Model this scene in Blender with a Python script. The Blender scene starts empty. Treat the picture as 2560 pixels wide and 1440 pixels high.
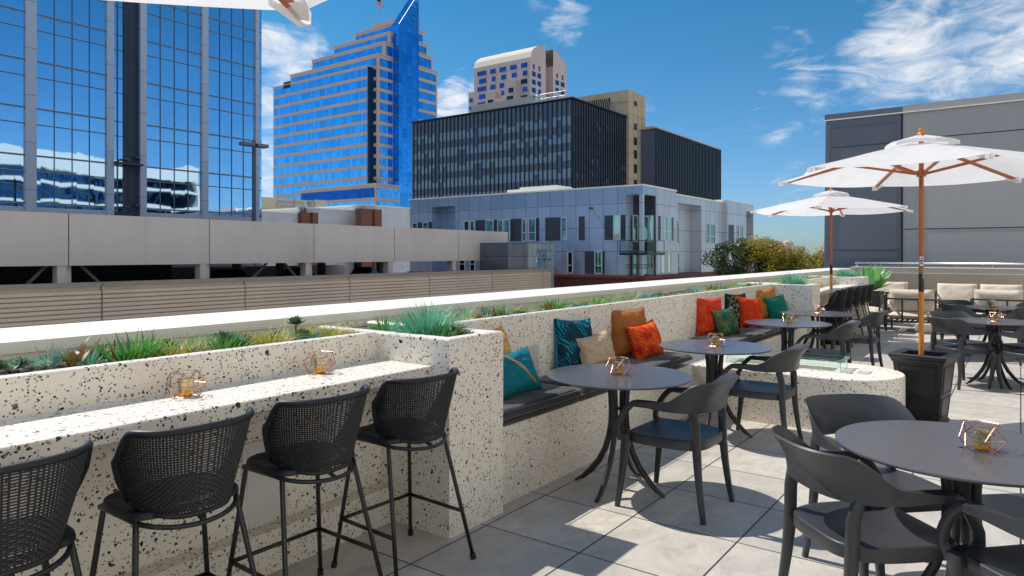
import bpy, math, random
from mathutils import Vector, Matrix, noise as mnoise
PI = math.pi
R = math.radians
sc = bpy.context.scene
COL = sc.collection
random.seed(7)

# ------------------------------------------------------------------ mesh helper
class MB:
    def __init__(s):
        s.v = []; s.f = []; s.m = []; s.cur = 0
    def face(s, idx):
        s.f.append(tuple(idx)); s.m.append(s.cur)
    def quad(s, a, b, c, d):
        n = len(s.v); s.v += [tuple(a), tuple(b), tuple(c), tuple(d)]; s.face((n, n+1, n+2, n+3)); return s
    def poly(s, pts):
        n = len(s.v); s.v += [tuple(p) for p in pts]; s.face(range(n, n+len(pts))); return s
    def box(s, x0, x1, y0, y1, z0, z1):
        if x0 > x1: x0, x1 = x1, x0
        if y0 > y1: y0, y1 = y1, y0
        if z0 > z1: z0, z1 = z1, z0
        n = len(s.v)
        s.v += [(x0,y0,z0),(x1,y0,z0),(x1,y1,z0),(x0,y1,z0),(x0,y0,z1),(x1,y0,z1),(x1,y1,z1),(x0,y1,z1)]
        for f in ((0,3,2,1),(4,5,6,7),(0,1,5,4),(1,2,6,5),(2,3,7,6),(3,0,4,7)):
            s.face([n+i for i in f])
        return s
    def rbox(s, x0, x1, y0, y1, z0, z1, r=.02, n=3):
        """box with rounded vertical edges and softened top/bottom edges"""
        prof = [(0, r), ] + []
        rings = []
        for k in range(n+1):
            a = PI/2*k/n
            rings.append((z0 + r*(1-math.sin(a)), r*(1-math.cos(a))))
        rings = [(z0 + r*(1-math.cos(PI/2*k/n)), r*(1-math.sin(PI/2*k/n))) for k in range(n+1)]
        rings += [(z1 - r*(1-math.cos(PI/2*k/n)), r*(1-math.sin(PI/2*k/n))) for k in range(n, -1, -1)]
        base = len(s.v); per = 4*(n+1)
        for z, ins in rings:
            rr = max(r - ins, r*.02)
            for cx, cy, a0 in ((x1-r, y1-r, 0), (x0+r, y1-r, PI/2), (x0+r, y0+r, PI), (x1-r, y0+r, 1.5*PI)):
                for k in range(n+1):
                    a = a0 + PI/2*k/n
                    s.v.append((cx+rr*math.cos(a), cy+rr*math.sin(a), z))
        for i in range(len(rings)-1):
            for j in range(per):
                a = base+i*per+j; b = base+i*per+(j+1) % per
                s.face((a, b, b+per, a+per))
        s.face([base+j for j in range(per)][::-1])
        s.face([base+(len(rings)-1)*per+j for j in range(per)])
        return s
    def obox(s, p, q, w, h, up=(0,0,1)):
        """bar from p to q, w wide, h high"""
        return s.sweep([p, q], [(w/2, h/2)]*2, up=up, n=4)
    def sweep(s, path, sizes, up=(0,0,1), n=8, cap=True, sq=1.0):
        """tube along path; sizes = [(half width, half height)]; n=4 gives a rectangular section"""
        P = [Vector(p) for p in path]; base = len(s.v); up = Vector(up); m = len(P)
        for i, p in enumerate(P):
            t = (P[min(i+1, m-1)] - P[max(i-1, 0)])
            t = t.normalized() if t.length > 1e-9 else Vector((0,0,1))
            sd = t.cross(up)
            if sd.length < 1e-3: sd = t.cross(Vector((0,1,0)))
            if sd.length < 1e-3: sd = t.cross(Vector((1,0,0)))
            sd.normalize(); u2 = sd.cross(t).normalized()
            a, b = sizes[i] if isinstance(sizes, list) else sizes
            if n == 4:
                ring = [(a,b),(-a,b),(-a,-b),(a,-b)]
            else:
                ring = []
                for k in range(n):
                    th = 2*PI*k/n; c, d = math.cos(th), math.sin(th)
                    e = sq
                    ring.append((a*math.copysign(abs(c)**e, c), b*math.copysign(abs(d)**e, d)))
            for c, d in ring:
                s.v.append(tuple(p + sd*c + u2*d))
        k = n
        for i in range(m-1):
            for j in range(k):
                a = base+i*k+j; b = base+i*k+(j+1) % k
                s.face((a, b, b+k, a+k))
        if cap:
            s.face([base+j for j in range(k)][::-1]); s.face([base+(m-1)*k+j for j in range(k)])
        return s
    def tube(s, path, r, n=8, up=(0,0,1), cap=True):
        rs = r if isinstance(r, list) else [r]*len(path)
        return s.sweep(path, [(x, x) for x in rs], up, n, cap)
    def lathe(s, prof, c=(0,0,0), n=24, a0=0, a1=2*PI, cap=False):
        base = len(s.v); full = abs(a1-a0-2*PI) < 1e-6; cols = n if full else n+1
        for r, z in prof:
            for j in range(cols):
                a = a0+(a1-a0)*j/n
                s.v.append((c[0]+r*math.cos(a), c[1]+r*math.sin(a), c[2]+z))
        for i in range(len(prof)-1):
            for j in range(n):
                a = base+i*cols+j; b = base+i*cols+(j+1) % cols
                s.face((a, b, b+cols, a+cols))
        if cap:
            s.face([base+j for j in range(cols)][::-1]); s.face([base+(len(prof)-1)*cols+j for j in range(cols)])
        return s
    def extrude_x(s, prof, x0, x1):
        n = len(s.v); k = len(prof)
        s.v += [(x0,y,z) for y,z in prof]+[(x1,y,z) for y,z in prof]
        for i in range(k):
            j = (i+1) % k; s.face((n+j, n+i, n+k+i, n+k+j))
        s.face([n+i for i in range(k)]); s.face([n+k+i for i in range(k)][::-1])
        return s
    def prism(s, pts, z0, z1):
        n = len(s.v); k = len(pts)
        s.v += [(x,y,z0) for x,y in pts]+[(x,y,z1) for x,y in pts]
        s.face([n+i for i in range(k)][::-1]); s.face([n+k+i for i in range(k)])
        for i in range(k):
            j = (i+1) % k; s.face((n+i, n+j, n+k+j, n+k+i))
        return s
    def grid(s, fn, nu, nv, closeu=False):
        base = len(s.v); cu = nu if closeu else nu+1
        for j in range(nv+1):
            for i in range(cu):
                s.v.append(tuple(fn(i/nu, j/nv)))
        for j in range(nv):
            for i in range(nu):
                a = base+j*cu+i; b = base+j*cu+(i+1) % cu
                s.face((a, b, b+cu, a+cu))
        return s
    def shell(s, fn, nu, nv, th):
        """sheet with thickness th (along its normal), closed at its edges"""
        P = [[Vector(fn(i/nu, j/nv)) for i in range(nu+1)] for j in range(nv+1)]
        base = len(s.v); k = nu+1; off = k*(nv+1)
        Nn = []
        for j in range(nv+1):
            for i in range(nu+1):
                du = P[j][min(i+1,nu)]-P[j][max(i-1,0)]; dv = P[min(j+1,nv)][i]-P[max(j-1,0)][i]
                nn = du.cross(dv); nn = nn.normalized() if nn.length > 1e-9 else Vector((0,0,1)); Nn.append(nn)
        tf = th if callable(th) else (lambda u, v: th)
        for sg in (1, -1):
            for j in range(nv+1):
                for i in range(nu+1):
                    s.v.append(tuple(P[j][i]+Nn[j*k+i]*(sg*tf(i/nu, j/nv)/2)))
        for j in range(nv):
            for i in range(nu):
                a = base+j*k+i
                s.face((a, a+1, a+1+k, a+k)); s.face((a+off, a+off+k, a+off+k+1, a+off+1))
        for i in range(nu):
            a = base+i; s.face((a, a+off, a+off+1, a+1)); a = base+nv*k+i; s.face((a, a+1, a+off+1, a+off))
        for j in range(nv):
            a = base+j*k; s.face((a, a+k, a+off+k, a+off)); a = base+j*k+nu; s.face((a, a+off, a+off+k, a+k))
        return s
    def xf(s, M, start=0):
        for i in range(start, len(s.v)): s.v[i] = tuple(M @ Vector(s.v[i]))
        return s
    def mesh(s, name, mats, smooth=False, origin=(0,0,0)):
        me = bpy.data.meshes.new(name)
        o = origin
        me.from_pydata([(x-o[0], y-o[1], z-o[2]) for x, y, z in s.v], [], s.f)
        if not isinstance(mats, (list, tuple)): mats = [mats]
        for m in mats: me.materials.append(m)
        me.polygons.foreach_set('material_index', s.m)
        if smooth:
            me.polygons.foreach_set('use_smooth', [True]*len(s.f))
            if smooth is not True:
                try: me.set_sharp_from_angle(angle=R(smooth))
                except Exception: pass
        me.update()
        return me
    def build(s, name, mats, parent=None, smooth=False, world=False, loc=None):
        o0 = tuple(parent.location) if (world and parent is not None) else (0,0,0)
        if loc is not None and parent is None: o0 = loc
        ob = bpy.data.objects.new(name, s.mesh(name, mats, smooth, o0)); COL.objects.link(ob)
        if parent is not None: ob.parent = parent
        elif loc is not None: ob.location = loc
        return ob

def tag(o, label=None, cat=None, group=None, kind=None):
    if label: o['label'] = label
    if cat: o['category'] = cat
    if group: o['group'] = group
    if kind: o['kind'] = kind
    return o
def thing(name, label, cat, loc=(0,0,0), rotz=0, group=None):
    o = bpy.data.objects.new(name, None); COL.objects.link(o)
    o.empty_display_size = .2
    o.location = loc; o.rotation_euler = (0,0,rotz)
    return tag(o, label, cat, group)
def dup(root, loc, rotz, label=None, group=None, scale=None):
    r = root.copy(); COL.objects.link(r); r.location = loc; r.rotation_euler = (root.rotation_euler[0], root.rotation_euler[1], rotz)
    if scale: r.scale = (scale,)*3
    if label: r['label'] = label
    if group: r['group'] = group
    for ch in list(root.children):
        c = ch.copy(); COL.objects.link(c); c.parent = r
        for g in list(ch.children):
            d = g.copy(); COL.objects.link(d); d.parent = c
    return r

# ------------------------------------------------------------------ materials
class NT:
    def __init__(s, name):
        s.mat = bpy.data.materials.new(name); s.mat.use_nodes = True
        s.t = s.mat.node_tree; s.t.nodes.clear()
        s.out = s.n('ShaderNodeOutputMaterial')
    def n(s, ty, **kw):
        nd = s.t.nodes.new(ty)
        for k, v in kw.items():
            if k.startswith('i_'):
                key = k[2:].replace('_', ' ')
                nd.inputs[key].default_value = v
            else: setattr(nd, k, v)
        return nd
    def l(s, a, b): s.t.links.new(a, b)
    def math(s, op, a, b=None, c=None, clamp=False):
        nd = s.n('ShaderNodeMath', operation=op); nd.use_clamp = clamp
        for i, x in enumerate((a, b, c)):
            if x is None: continue
            if isinstance(x, (int, float)): nd.inputs[i].default_value = x
            else: s.l(x, nd.inputs[i])
        return nd.outputs[0]
    def mix(s, fac, a, b, mode='MIX'):
        nd = s.n('ShaderNodeMix', data_type='RGBA', blend_type=mode)
        for sock, x in ((nd.inputs[0], fac), (nd.inputs[6], a), (nd.inputs[7], b)):
            if isinstance(x, (int, float)): sock.default_value = x
            elif isinstance(x, (tuple, list)): sock.default_value = (*x, 1) if len(x) == 3 else x
            else: s.l(x, sock)
        return nd.outputs[2]
    def noise(s, vec, scale, detail=3, rough=.5, dist=0):
        nd = s.n('ShaderNodeTexNoise'); nd.inputs['Scale'].default_value = scale
        nd.inputs['Detail'].default_value = detail; nd.inputs['Roughness'].default_value = rough
        nd.inputs['Distortion'].default_value = dist
        if vec is not None: s.l(vec, nd.inputs['Vector'])
        return nd
    def ramp(s, fac, stops, interp='LINEAR'):
        nd = s.n('ShaderNodeValToRGB'); cr = nd.color_ramp; cr.interpolation = interp
        while len(cr.elements) < len(stops): cr.elements.new(.5)
        for e, (p, c) in zip(cr.elements, stops):
            e.position = p; e.color = (*c, 1) if len(c) == 3 else c
        s.l(fac, nd.inputs[0]); return nd.outputs[0]
    def scalevec(s, vec, sx, sy, sz, rot=(0,0,0)):
        nd = s.n('ShaderNodeMapping'); nd.inputs['Scale'].default_value = (sx, sy, sz); nd.inputs['Rotation'].default_value = rot
        s.l(vec, nd.inputs['Vector']); return nd.outputs[0]
    def pos(s): return s.n('ShaderNodeNewGeometry').outputs['Position']
    def obj(s): return s.n('ShaderNodeTexCoord').outputs['Object']
    def bsdf(s, col, rough=.5, metal=0, spec=.5, normal=None, **kw):
        b = s.n('ShaderNodeBsdfPrincipled')
        def put(k, x):
            if isinstance(x, (int, float)): b.inputs[k].default_value = x
            elif isinstance(x, (tuple, list)): b.inputs[k].default_value = (*x, 1) if len(x) == 3 else x
            else: s.l(x, b.inputs[k])
        put('Base Color', col); put('Roughness', rough); put('Metallic', metal); put('Specular IOR Level', spec)
        for k, x in kw.items(): put(k.replace('_', ' '), x)
        if normal is not None: s.l(normal, b.inputs['Normal'])
        return b
    def bump(s, h, strength=.3, dist=.01):
        nd = s.n('ShaderNodeBump'); nd.inputs['Strength'].default_value = strength; nd.inputs['Distance'].default_value = dist
        s.l(h, nd.inputs['Height']); return nd.outputs[0]
    def done(s, sh):
        s.l(sh.outputs[0] if hasattr(sh, 'outputs') else sh, s.out.inputs[0]); return s.mat

def mul3(c, k): return tuple(x*k for x in c)
def simple(name, col, rough=.5, metal=0, spec=.5, var=.12, scale=8, bump=0, bscale=60, world=False, **kw):
    """plain surface with a little tonal variation and optional fine bump"""
    t = NT(name); v = t.pos() if world else t.obj()
    nz = t.noise(v, scale, 4, .6)
    c = t.mix(nz.outputs['Fac'], mul3(col, 1-var), mul3(col, 1+var))
    nrm = None
    if bump: nrm = t.bump(t.noise(v, bscale, 3).outputs['Fac'], bump, .004)
    r = t.math('ADD', t.math('MULTIPLY', nz.outputs['Fac'], .12), rough-.06)
    return t.done(t.bsdf(c, r, metal, spec, nrm, **kw))

def terrazzo(name, s1, s2, dens, joint=1.2, off=0.):
    t = NT(name); p = t.pos()
    dn = t.noise(p, 45, 2)
    dv = t.n('ShaderNodeVectorMath', operation='MULTIPLY_ADD')
    t.l(dn.outputs['Color'], dv.inputs[0]); dv.inputs[1].default_value = (.006,)*3; t.l(p, dv.inputs[2])
    col = t.mix(t.noise(p, 3, 4).outputs['Fac'], (.84,.765,.645), (.90,.84,.73))
    col = t.mix(t.math('MULTIPLY', t.noise(p, 160, 2).outputs['Fac'], .25), col, (.70,.64,.55))
    # angular chips: random cells of a few voronoi lattices, shrunk from their edges
    for sca, frac in ((s1*.6, dens*.010), (s1, dens*.090), (s2, dens*.118)):
        vs = []
        for ft in ('F1', 'DISTANCE_TO_EDGE'):
            vo = t.n('ShaderNodeTexVoronoi', feature=ft); vo.inputs['Scale'].default_value = sca; vo.inputs['Randomness'].default_value = 1.0
            t.l(dv.outputs[0], vo.inputs['Vector']); vs.append(vo)
        sp = t.n('ShaderNodeSeparateColor'); t.l(vs[0].outputs['Color'], sp.inputs[0])
        edge = t.math('MULTIPLY_ADD', sp.outputs[0], .16, .035)
        m = t.math('MULTIPLY', t.math('GREATER_THAN', vs[1].outputs['Distance'], edge), t.math('LESS_THAN', sp.outputs[1], frac))
        cc = t.ramp(sp.outputs[2], [(0, (.012,.011,.010)), (.5, (.028,.022,.018)), (.66, (.09,.065,.045)), (.80, (.25,.20,.15)), (.92, (.42,.36,.28)), (1, (.26,.11,.07))])
        col = t.mix(m, col, cc)
    # hairline joints between the cast panels
    sx = t.n('ShaderNodeSeparateXYZ'); t.l(p, sx.inputs[0])
    f = t.math('FRACT', t.math('DIVIDE', t.math('ADD', sx.outputs[0], 60+off), joint))
    j = t.math('LESS_THAN', f, .0028/joint)
    col = t.mix(t.math('MULTIPLY', j, .55), col, (.18,.15,.12))
    # browner and darker towards the base
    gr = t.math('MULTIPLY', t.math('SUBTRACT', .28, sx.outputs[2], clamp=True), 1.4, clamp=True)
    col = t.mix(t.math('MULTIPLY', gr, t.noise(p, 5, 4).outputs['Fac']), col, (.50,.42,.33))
    return t.done(t.bsdf(col, .42, 0, .45))

def tile_floor():
    t = NT('porcelain_tiles'); p = t.pos()
    sx = t.n('ShaderNodeSeparateXYZ'); t.l(p, sx.inputs[0])
    ux = t.math('DIVIDE', t.math('ADD', sx.outputs[0], 60.2-2.454), .602)
    uy = t.math('DIVIDE', t.math('ADD', sx.outputs[1], 60.5), .605)
    fx = t.math('FRACT', ux); fy = t.math('FRACT', uy)
    w = .0048/.602
    def edge(f): return t.math('LESS_THAN', t.math('MINIMUM', f, t.math('SUBTRACT', 1, f)), w)
    j = t.math('MAXIMUM', edge(fx), edge(fy))
    cv = t.n('ShaderNodeCombineXYZ'); t.l(t.math('FLOOR', ux), cv.inputs[0]); t.l(t.math('FLOOR', uy), cv.inputs[1])
    wn = t.n('ShaderNodeTexWhiteNoise', noise_dimensions='2D'); t.l(cv.outputs[0], wn.inputs['Vector'])
    ofs = t.n('ShaderNodeVectorMath', operation='MULTIPLY_ADD'); t.l(wn.outputs['Color'], ofs.inputs[0]); ofs.inputs[1].default_value = (9,9,9); t.l(p, ofs.inputs[2])
    st = t.scalevec(ofs.outputs[0], 1.5, 2.1, 1, (0,0,.35))
    n1 = t.noise(st, 3.4, 9, .70, .7); n2 = t.noise(ofs.outputs[0], 26, 5, .65); n3 = t.noise(p, .8, 3)
    a = t.ramp(n1.outputs['Fac'], [(.25, (.33,.295,.25)), (.48, (.53,.48,.41)), (.72, (.69,.63,.55))])
    a = t.mix(t.math('MULTIPLY', n2.outputs['Fac'], .30), a, (.55,.52,.48))
    stain = t.math('MULTIPLY', t.math('SUBTRACT', n3.outputs['Fac'], .5, clamp=True), 1.6, clamp=True)
    a = t.mix(stain, a, (.35,.325,.28))
    a = t.mix(t.math('MULTIPLY', wn.outputs['Value'], .38), a, (.36,.34,.31))
    sp = t.math('GREATER_THAN', t.noise(p, 90, 1).outputs['Fac'], .79)
    a = t.mix(t.math('MULTIPLY', sp, .5), a, (.12,.1,.09))
    a = t.mix(j, a, (.035,.032,.03))
    h = t.math('SUBTRACT', t.math('MULTIPLY', n2.outputs['Fac'], .3), j)
    return t.done(t.bsdf(a, t.math('MULTIPLY_ADD', n1.outputs['Fac'], .2, .42), 0, .4, t.bump(h, .35, .004)))

def curtain_glass(name, tint, wav=.04, sc_=.35, rough=.02, panes=None):
    """reflective coated glass with slightly warped panes"""
    t = NT(name); p = t.pos()
    n1 = t.noise(p, sc_, 2)
    b = t.bump(n1.outputs['Fac'], wav, 1.0)
    if panes:                                  # every pane hangs a touch out of plane
        s = t.n('ShaderNodeSeparateXYZ'); t.l(p, s.inputs[0]); cv = t.n('ShaderNodeCombineXYZ')
        t.l(t.math('FLOOR', t.math('DIVIDE', s.outputs[0], panes[0])), cv.inputs[0]); t.l(t.math('FLOOR', t.math('DIVIDE', t.math('ADD', s.outputs[2], 2.13), panes[1])), cv.inputs[1])
        wn = t.n('ShaderNodeTexWhiteNoise', noise_dimensions='2D'); t.l(cv.outputs[0], wn.inputs['Vector'])
        tl = t.n('ShaderNodeVectorMath', operation='SUBTRACT'); t.l(wn.outputs['Color'], tl.inputs[0]); tl.inputs[1].default_value = (.5,.5,.5)
        tm = t.n('ShaderNodeVectorMath', operation='MULTIPLY_ADD'); t.l(tl.outputs[0], tm.inputs[0]); tm.inputs[1].default_value = (.0045,.0,.0045); t.l(b, tm.inputs[2]); b = tm.outputs[0]
    v = t.noise(p, .11, 2)
    c = t.mix(v.outputs['Fac'], mul3(tint, .86), mul3(tint, 1.1))
    return t.done(t.bsdf(c, rough, 1.0, .5, b))

def cloth(name, col, trans=.0, rough=.8, sheen=0., wr=.15, wscale=14):
    t = NT(name); o = t.obj()
    nz = t.noise(o, wscale, 4, .6); wv = t.noise(o, 420, 1)
    c = t.mix(nz.outputs['Fac'], mul3(col, .86), mul3(col, 1.1))
    h = t.math('ADD', nz.outputs['Fac'], t.math('MULTIPLY', wv.outputs['Fac'], .12))
    b = t.bsdf(c, rough, 0, .25, t.bump(h, wr, .02))
    b.inputs['Sheen Weight'].default_value = sheen; b.inputs['Sheen Roughness'].default_value = .4
    if trans:
        tr = t.n('ShaderNodeBsdfTranslucent'); t.l(c, tr.inputs[0])
        m = t.n('ShaderNodeMixShader'); m.inputs[0].default_value = trans
        t.l(b.outputs[0], m.inputs[1]); t.l(tr.outputs[0], m.inputs[2]); return t.done(m)
    return t.done(b)

def leafmat(name, c1, c2, tip=None, trans=.25, rough=.45):
    t = NT(name); g = t.n('ShaderNodeNewGeometry'); o = t.obj()
    c = t.mix(g.outputs['Random Per Island'], c1, c2)
    c = t.mix(t.math('MULTIPLY', t.noise(o, 22, 3).outputs['Fac'], .5), c, mul3(c1, .55))
    b = t.bsdf(c, rough, 0, .35)
    tr = t.n('ShaderNodeBsdfTranslucent'); t.l(c, tr.inputs[0])
    m = t.n('ShaderNodeMixShader'); m.inputs[0].default_value = trans
    t.l(b.outputs[0], m.inputs[1]); t.l(tr.outputs[0], m.inputs[2]); return t.done(m)

def panel_metal(name, col, px, pz, axis, off=0, offz=0, metal=.35, rough=.42, streak=.1):
    """flat cladding panels with dark open joints; axis 0 = runs along x, 1 = along y"""
    t = NT(name); p = t.pos(); s = t.n('ShaderNodeSeparateXYZ'); t.l(p, s.inputs[0])
    a = t.math('DIVIDE', t.math('ADD', s.outputs[axis], 600+off), px); z = t.math('DIVIDE', t.math('ADD', s.outputs[2], 600+offz), pz)
    def ln(u, q): return t.math('LESS_THAN', t.math('FRACT', u), q)
    j = t.math('MAXIMUM', ln(a, .045/px), ln(z, .045/pz))
    cv = t.n('ShaderNodeCombineXYZ'); t.l(t.math('FLOOR', a), cv.inputs[0]); t.l(t.math('FLOOR', z), cv.inputs[1])
    wn = t.n('ShaderNodeTexWhiteNoise', noise_dimensions='2D'); t.l(cv.outputs[0], wn.inputs['Vector'])
    c = t.mix(wn.outputs['Value'], mul3(col, .92), mul3(col, 1.08))
    c = t.mix(t.math('MULTIPLY', t.noise(t.scalevec(p, 2, 2, .25), 1.2, 4).outputs['Fac'], streak*2), c, mul3(col, .7))
    c = t.mix(t.math('MULTIPLY', j, .8), c, mul3(col, .12))
    return t.done(t.bsdf(c, rough, metal, .5))

def concrete(name, c1, c2, streaks=True, scale=1.0):
    t = NT(name); p = t.pos()
    n1 = t.noise(t.scalevec(p, 1, 1, .16), 2.4*scale, 5, .65); n2 = t.noise(p, 30*scale, 4, .7); n3 = t.noise(p, .25*scale, 3)
    c = t.mix(n1.outputs['Fac'] if streaks else n3.outputs['Fac'], c1, c2)
    if streaks:
        ns = t.noise(t.scalevec(p, 1, 1, .09), 1.1*scale, 7, .72)
        c = t.mix(t.math('MULTIPLY', t.math('SUBTRACT', ns.outputs['Fac'], .48, clamp=True), 1.6, clamp=True), c, mul3(c1, .82))
        gr = t.math('GREATER_THAN', t.noise(p, 16*scale, 2, .8).outputs['Fac'], .66); c = t.mix(t.math('MULTIPLY', gr, .35), c, mul3(c1, .6))
    c = t.mix(t.math('MULTIPLY', n2.outputs['Fac'], .5), c, mul3(c1, .8))
    c = t.mix(t.math('MULTIPLY', t.math('SUBTRACT', n3.outputs['Fac'], .42, clamp=True), 1.5, clamp=True), c, mul3(c1, .72))
    return t.done(t.bsdf(c, .85, 0, .2, t.bump(n2.outputs['Fac'], .4, .02)))
# ------------------------------------------------------------------ camera, sun, sky
CAM_H = 1.525; YAW = R(36.262)
cd = bpy.data.cameras.new('camera'); cam = bpy.data.objects.new('camera', cd); COL.objects.link(cam)
cam.location = (0, 0, CAM_H); cam.rotation_euler = (R(90), 0, YAW - R(90))
cd.sensor_width = 36; cd.lens = 36*1734/2560; cd.shift_y = -85.5/2560
cd.clip_start = .05; cd.clip_end = 6000
sc.camera = cam

SUN = Vector((-.045, .60, .755)).normalized()
EL = math.asin(SUN.z); AZ = math.atan2(SUN.x, SUN.y)
sd = bpy.data.lights.new('sun', 'SUN'); so = bpy.data.objects.new('sun', sd); COL.objects.link(so)
sd.energy = 5.0; sd.angle = R(.53); sd.color = (1, .955, .89)
so.rotation_euler = SUN.to_track_quat('Z', 'Y').to_euler()
so.location = (0, 0, 60)

w = bpy.data.worlds.new('World'); sc.world = w; w.use_nodes = True
t = NT.__new__(NT); t.t = w.node_tree; t.t.nodes.clear()
sky = t.n('ShaderNodeTexSky'); sky.sky_type = 'NISHITA'; sky.sun_disc = False
sky.sun_elevation = EL; sky.sun_rotation = AZ; sky.air_density = 1.0; sky.dust_density = .0; sky.ozone_density = 1.6; sky.altitude = 0
hs = t.n('ShaderNodeHueSaturation'); hs.inputs['Saturation'].default_value = 1.42; hs.inputs['Hue'].default_value = .493; hs.inputs['Value'].default_value = .78
t.l(sky.outputs[0], hs.inputs['Color'])
sepd = t.n('ShaderNodeSeparateXYZ')
dirv = t.n('ShaderNodeTexCoord').outputs['Generated']
def wdir(az, el):   # az from +X towards +Y
    return (math.cos(el)*math.cos(az), math.cos(el)*math.sin(az), math.sin(el))
# cloud banks: azimuth (deg, from +X towards +Y), elevation, radius, weight
BANKS = [(1.2, 14.6, 4.6, 1.0), (-1.5, 16.5, 5, 1.0), (7.6, 13.4, 3.6, 1.0), (6.3, 17.2, 2.8, .8), (3.4, 12.6, 3.4, .95), (7.6, 11.2, 2.6, .8), (12.2, 11.6, 3.2, .6),
         (15.4, 10.4, 2.6, .42), (14.6, 15.6, 1.9, .6), (9.5, 19, 2, .5), (32, 18.6, 2.1, .72), (33.6, 20.4, 2.0, .6), (54.8, 15.2, 2.6, 1.0), (53, 16.4, 2.0, .9), (55, 11.4, 2.7, 1.0), (52.6, 13.2, 2.0, .7),
         (56, 6.6, 3, .9), (41.2, 11.6, 2.2, 1.0), (40.4, 13.6, 1.6, .7), (38, 16, 2.2, .32), (25, 12, 1.8, .35), (13.6, 5, 2.4, .4), (-12, 22, 12, .8), (70, 20, 8, .7)]
acc = None
for az, el, rad, wt in BANKS:
    d = t.n('ShaderNodeVectorMath', operation='DOT_PRODUCT'); t.l(dirv, d.inputs[0]); d.inputs[1].default_value = wdir(R(az), R(el))
    mr = t.n('ShaderNodeMapRange'); mr.interpolation_type = 'SMOOTHSTEP'; mr.clamp = True
    t.l(d.outputs['Value'], mr.inputs[0]); mr.inputs[1].default_value = math.cos(R(rad*1.45)); mr.inputs[2].default_value = math.cos(R(rad*.1)); mr.inputs[3].default_value = 0; mr.inputs[4].default_value = wt
    acc = mr.outputs[0] if acc is None else t.math('MAXIMUM', acc, mr.outputs[0])
m1 = t.scalevec(dirv, 1, 1, 1.7, (.5, .3, .2))
n1 = t.noise(m1, 7.5, 9, .62, .9)
m2 = t.scalevec(dirv, 1.4, 2.4, 6.5, (.62, .0, .2))
n2 = t.noise(m2, 6, 8, .6, 1.2)
nn = t.math('ADD', t.math('MULTIPLY', n1.outputs['Fac'], .42), t.math('MULTIPLY', n2.outputs['Fac'], .58))
val = t.math('ADD', t.math('MULTIPLY', nn, 1.9), t.math('MULTIPLY', acc, .62))
mr = t.n('ShaderNodeMapRange'); mr.interpolation_type = 'SMOOTHSTEP'; t.l(val, mr.inputs[0])
mr.inputs[1].default_value = 1.18; mr.inputs[2].default_value = 1.88; mr.inputs[3].default_value = 0; mr.inputs[4].default_value = .97
cl = t.math('MULTIPLY', mr.outputs[0], t.math('MINIMUM', t.math('MULTIPLY', acc, 2.6), 1))
shade = t.ramp(n1.outputs['Fac'], [(.3, (4.8,5.3,6.1)), (.6, (6.6,6.6,6.65))])
t.l(dirv, sepd.inputs[0])
hz = t.ramp(sepd.outputs[2], [(0, (.34,.54,.98)), (.06, (.50,.67,1.0)), (.13, (.64,.78,.98)), (.30, (.88,.93,.93)), (.6, (1,1,1))])
skyc = t.mix(cl, t.mix(1.0, hs.outputs[0], hz, 'MULTIPLY'), shade)
# unseen bright cloud bank behind the terrace, added to fill the shade
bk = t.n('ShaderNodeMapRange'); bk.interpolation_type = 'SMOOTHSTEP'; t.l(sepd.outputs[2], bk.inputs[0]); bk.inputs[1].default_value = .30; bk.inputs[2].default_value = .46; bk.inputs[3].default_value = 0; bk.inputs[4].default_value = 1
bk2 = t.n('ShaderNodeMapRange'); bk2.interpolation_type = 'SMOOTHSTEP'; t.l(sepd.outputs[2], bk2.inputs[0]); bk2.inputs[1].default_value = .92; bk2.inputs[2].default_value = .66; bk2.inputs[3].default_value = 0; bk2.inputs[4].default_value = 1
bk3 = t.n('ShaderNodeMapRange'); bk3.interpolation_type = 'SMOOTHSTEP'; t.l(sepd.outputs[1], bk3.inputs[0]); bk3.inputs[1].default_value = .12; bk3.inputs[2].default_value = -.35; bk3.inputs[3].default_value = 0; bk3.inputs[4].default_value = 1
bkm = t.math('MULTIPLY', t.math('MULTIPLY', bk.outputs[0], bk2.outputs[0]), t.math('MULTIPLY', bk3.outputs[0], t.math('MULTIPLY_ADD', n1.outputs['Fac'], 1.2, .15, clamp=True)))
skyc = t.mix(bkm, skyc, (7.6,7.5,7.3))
bg = t.n('ShaderNodeBackground'); bg.inputs['Strength'].default_value = .15
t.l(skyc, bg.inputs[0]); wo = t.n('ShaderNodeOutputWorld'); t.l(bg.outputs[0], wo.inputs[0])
sc.view_settings.view_transform = 'Standard'; sc.view_settings.look = 'None'; sc.view_settings.exposure = 0; sc.view_settings.gamma = 1
sc.render.engine = 'CYCLES'
sc.cycles.max_bounces = 8; sc.cycles.transparent_max_bounces = 12; sc.cycles.use_denoising = True
sc.cycles.sample_clamp_indirect = 6
# ------------------------------------------------------------------ terrace
M_TZ = terrazzo('terrazzo_coarse', 76, 132, .95, 1.22, .30)
M_TZF = terrazzo('terrazzo_fine', 96, 160, 1.0, 1.52, .2)
M_FLOOR = tile_floor()
M_CREAM = simple('parapet_cream_paint', (.82,.78,.62), .55, var=.05, scale=2, world=True)
M_CAP = simple('parapet_white_coping', (.84,.80,.71), .5, var=.04, scale=2, world=True)
M_SOIL = simple('potting_soil', (.10,.07,.05), .95, var=.5, scale=60, bump=.8, bscale=120, world=True)
M_BLACK = simple('black_powder_coat', (.016,.016,.018), .38, var=.15)
M_FRAME = simple('dark_bronze_frame', (.045,.038,.036), .45, var=.15)
M_STEEL = simple('brushed_steel', (.62,.63,.66), .28, 1.0, var=.06)
M_GREY_CLOTH = cloth('charcoal_seat_fabric', (.062,.060,.064), 0, .9, .35, .3, 10)
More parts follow.
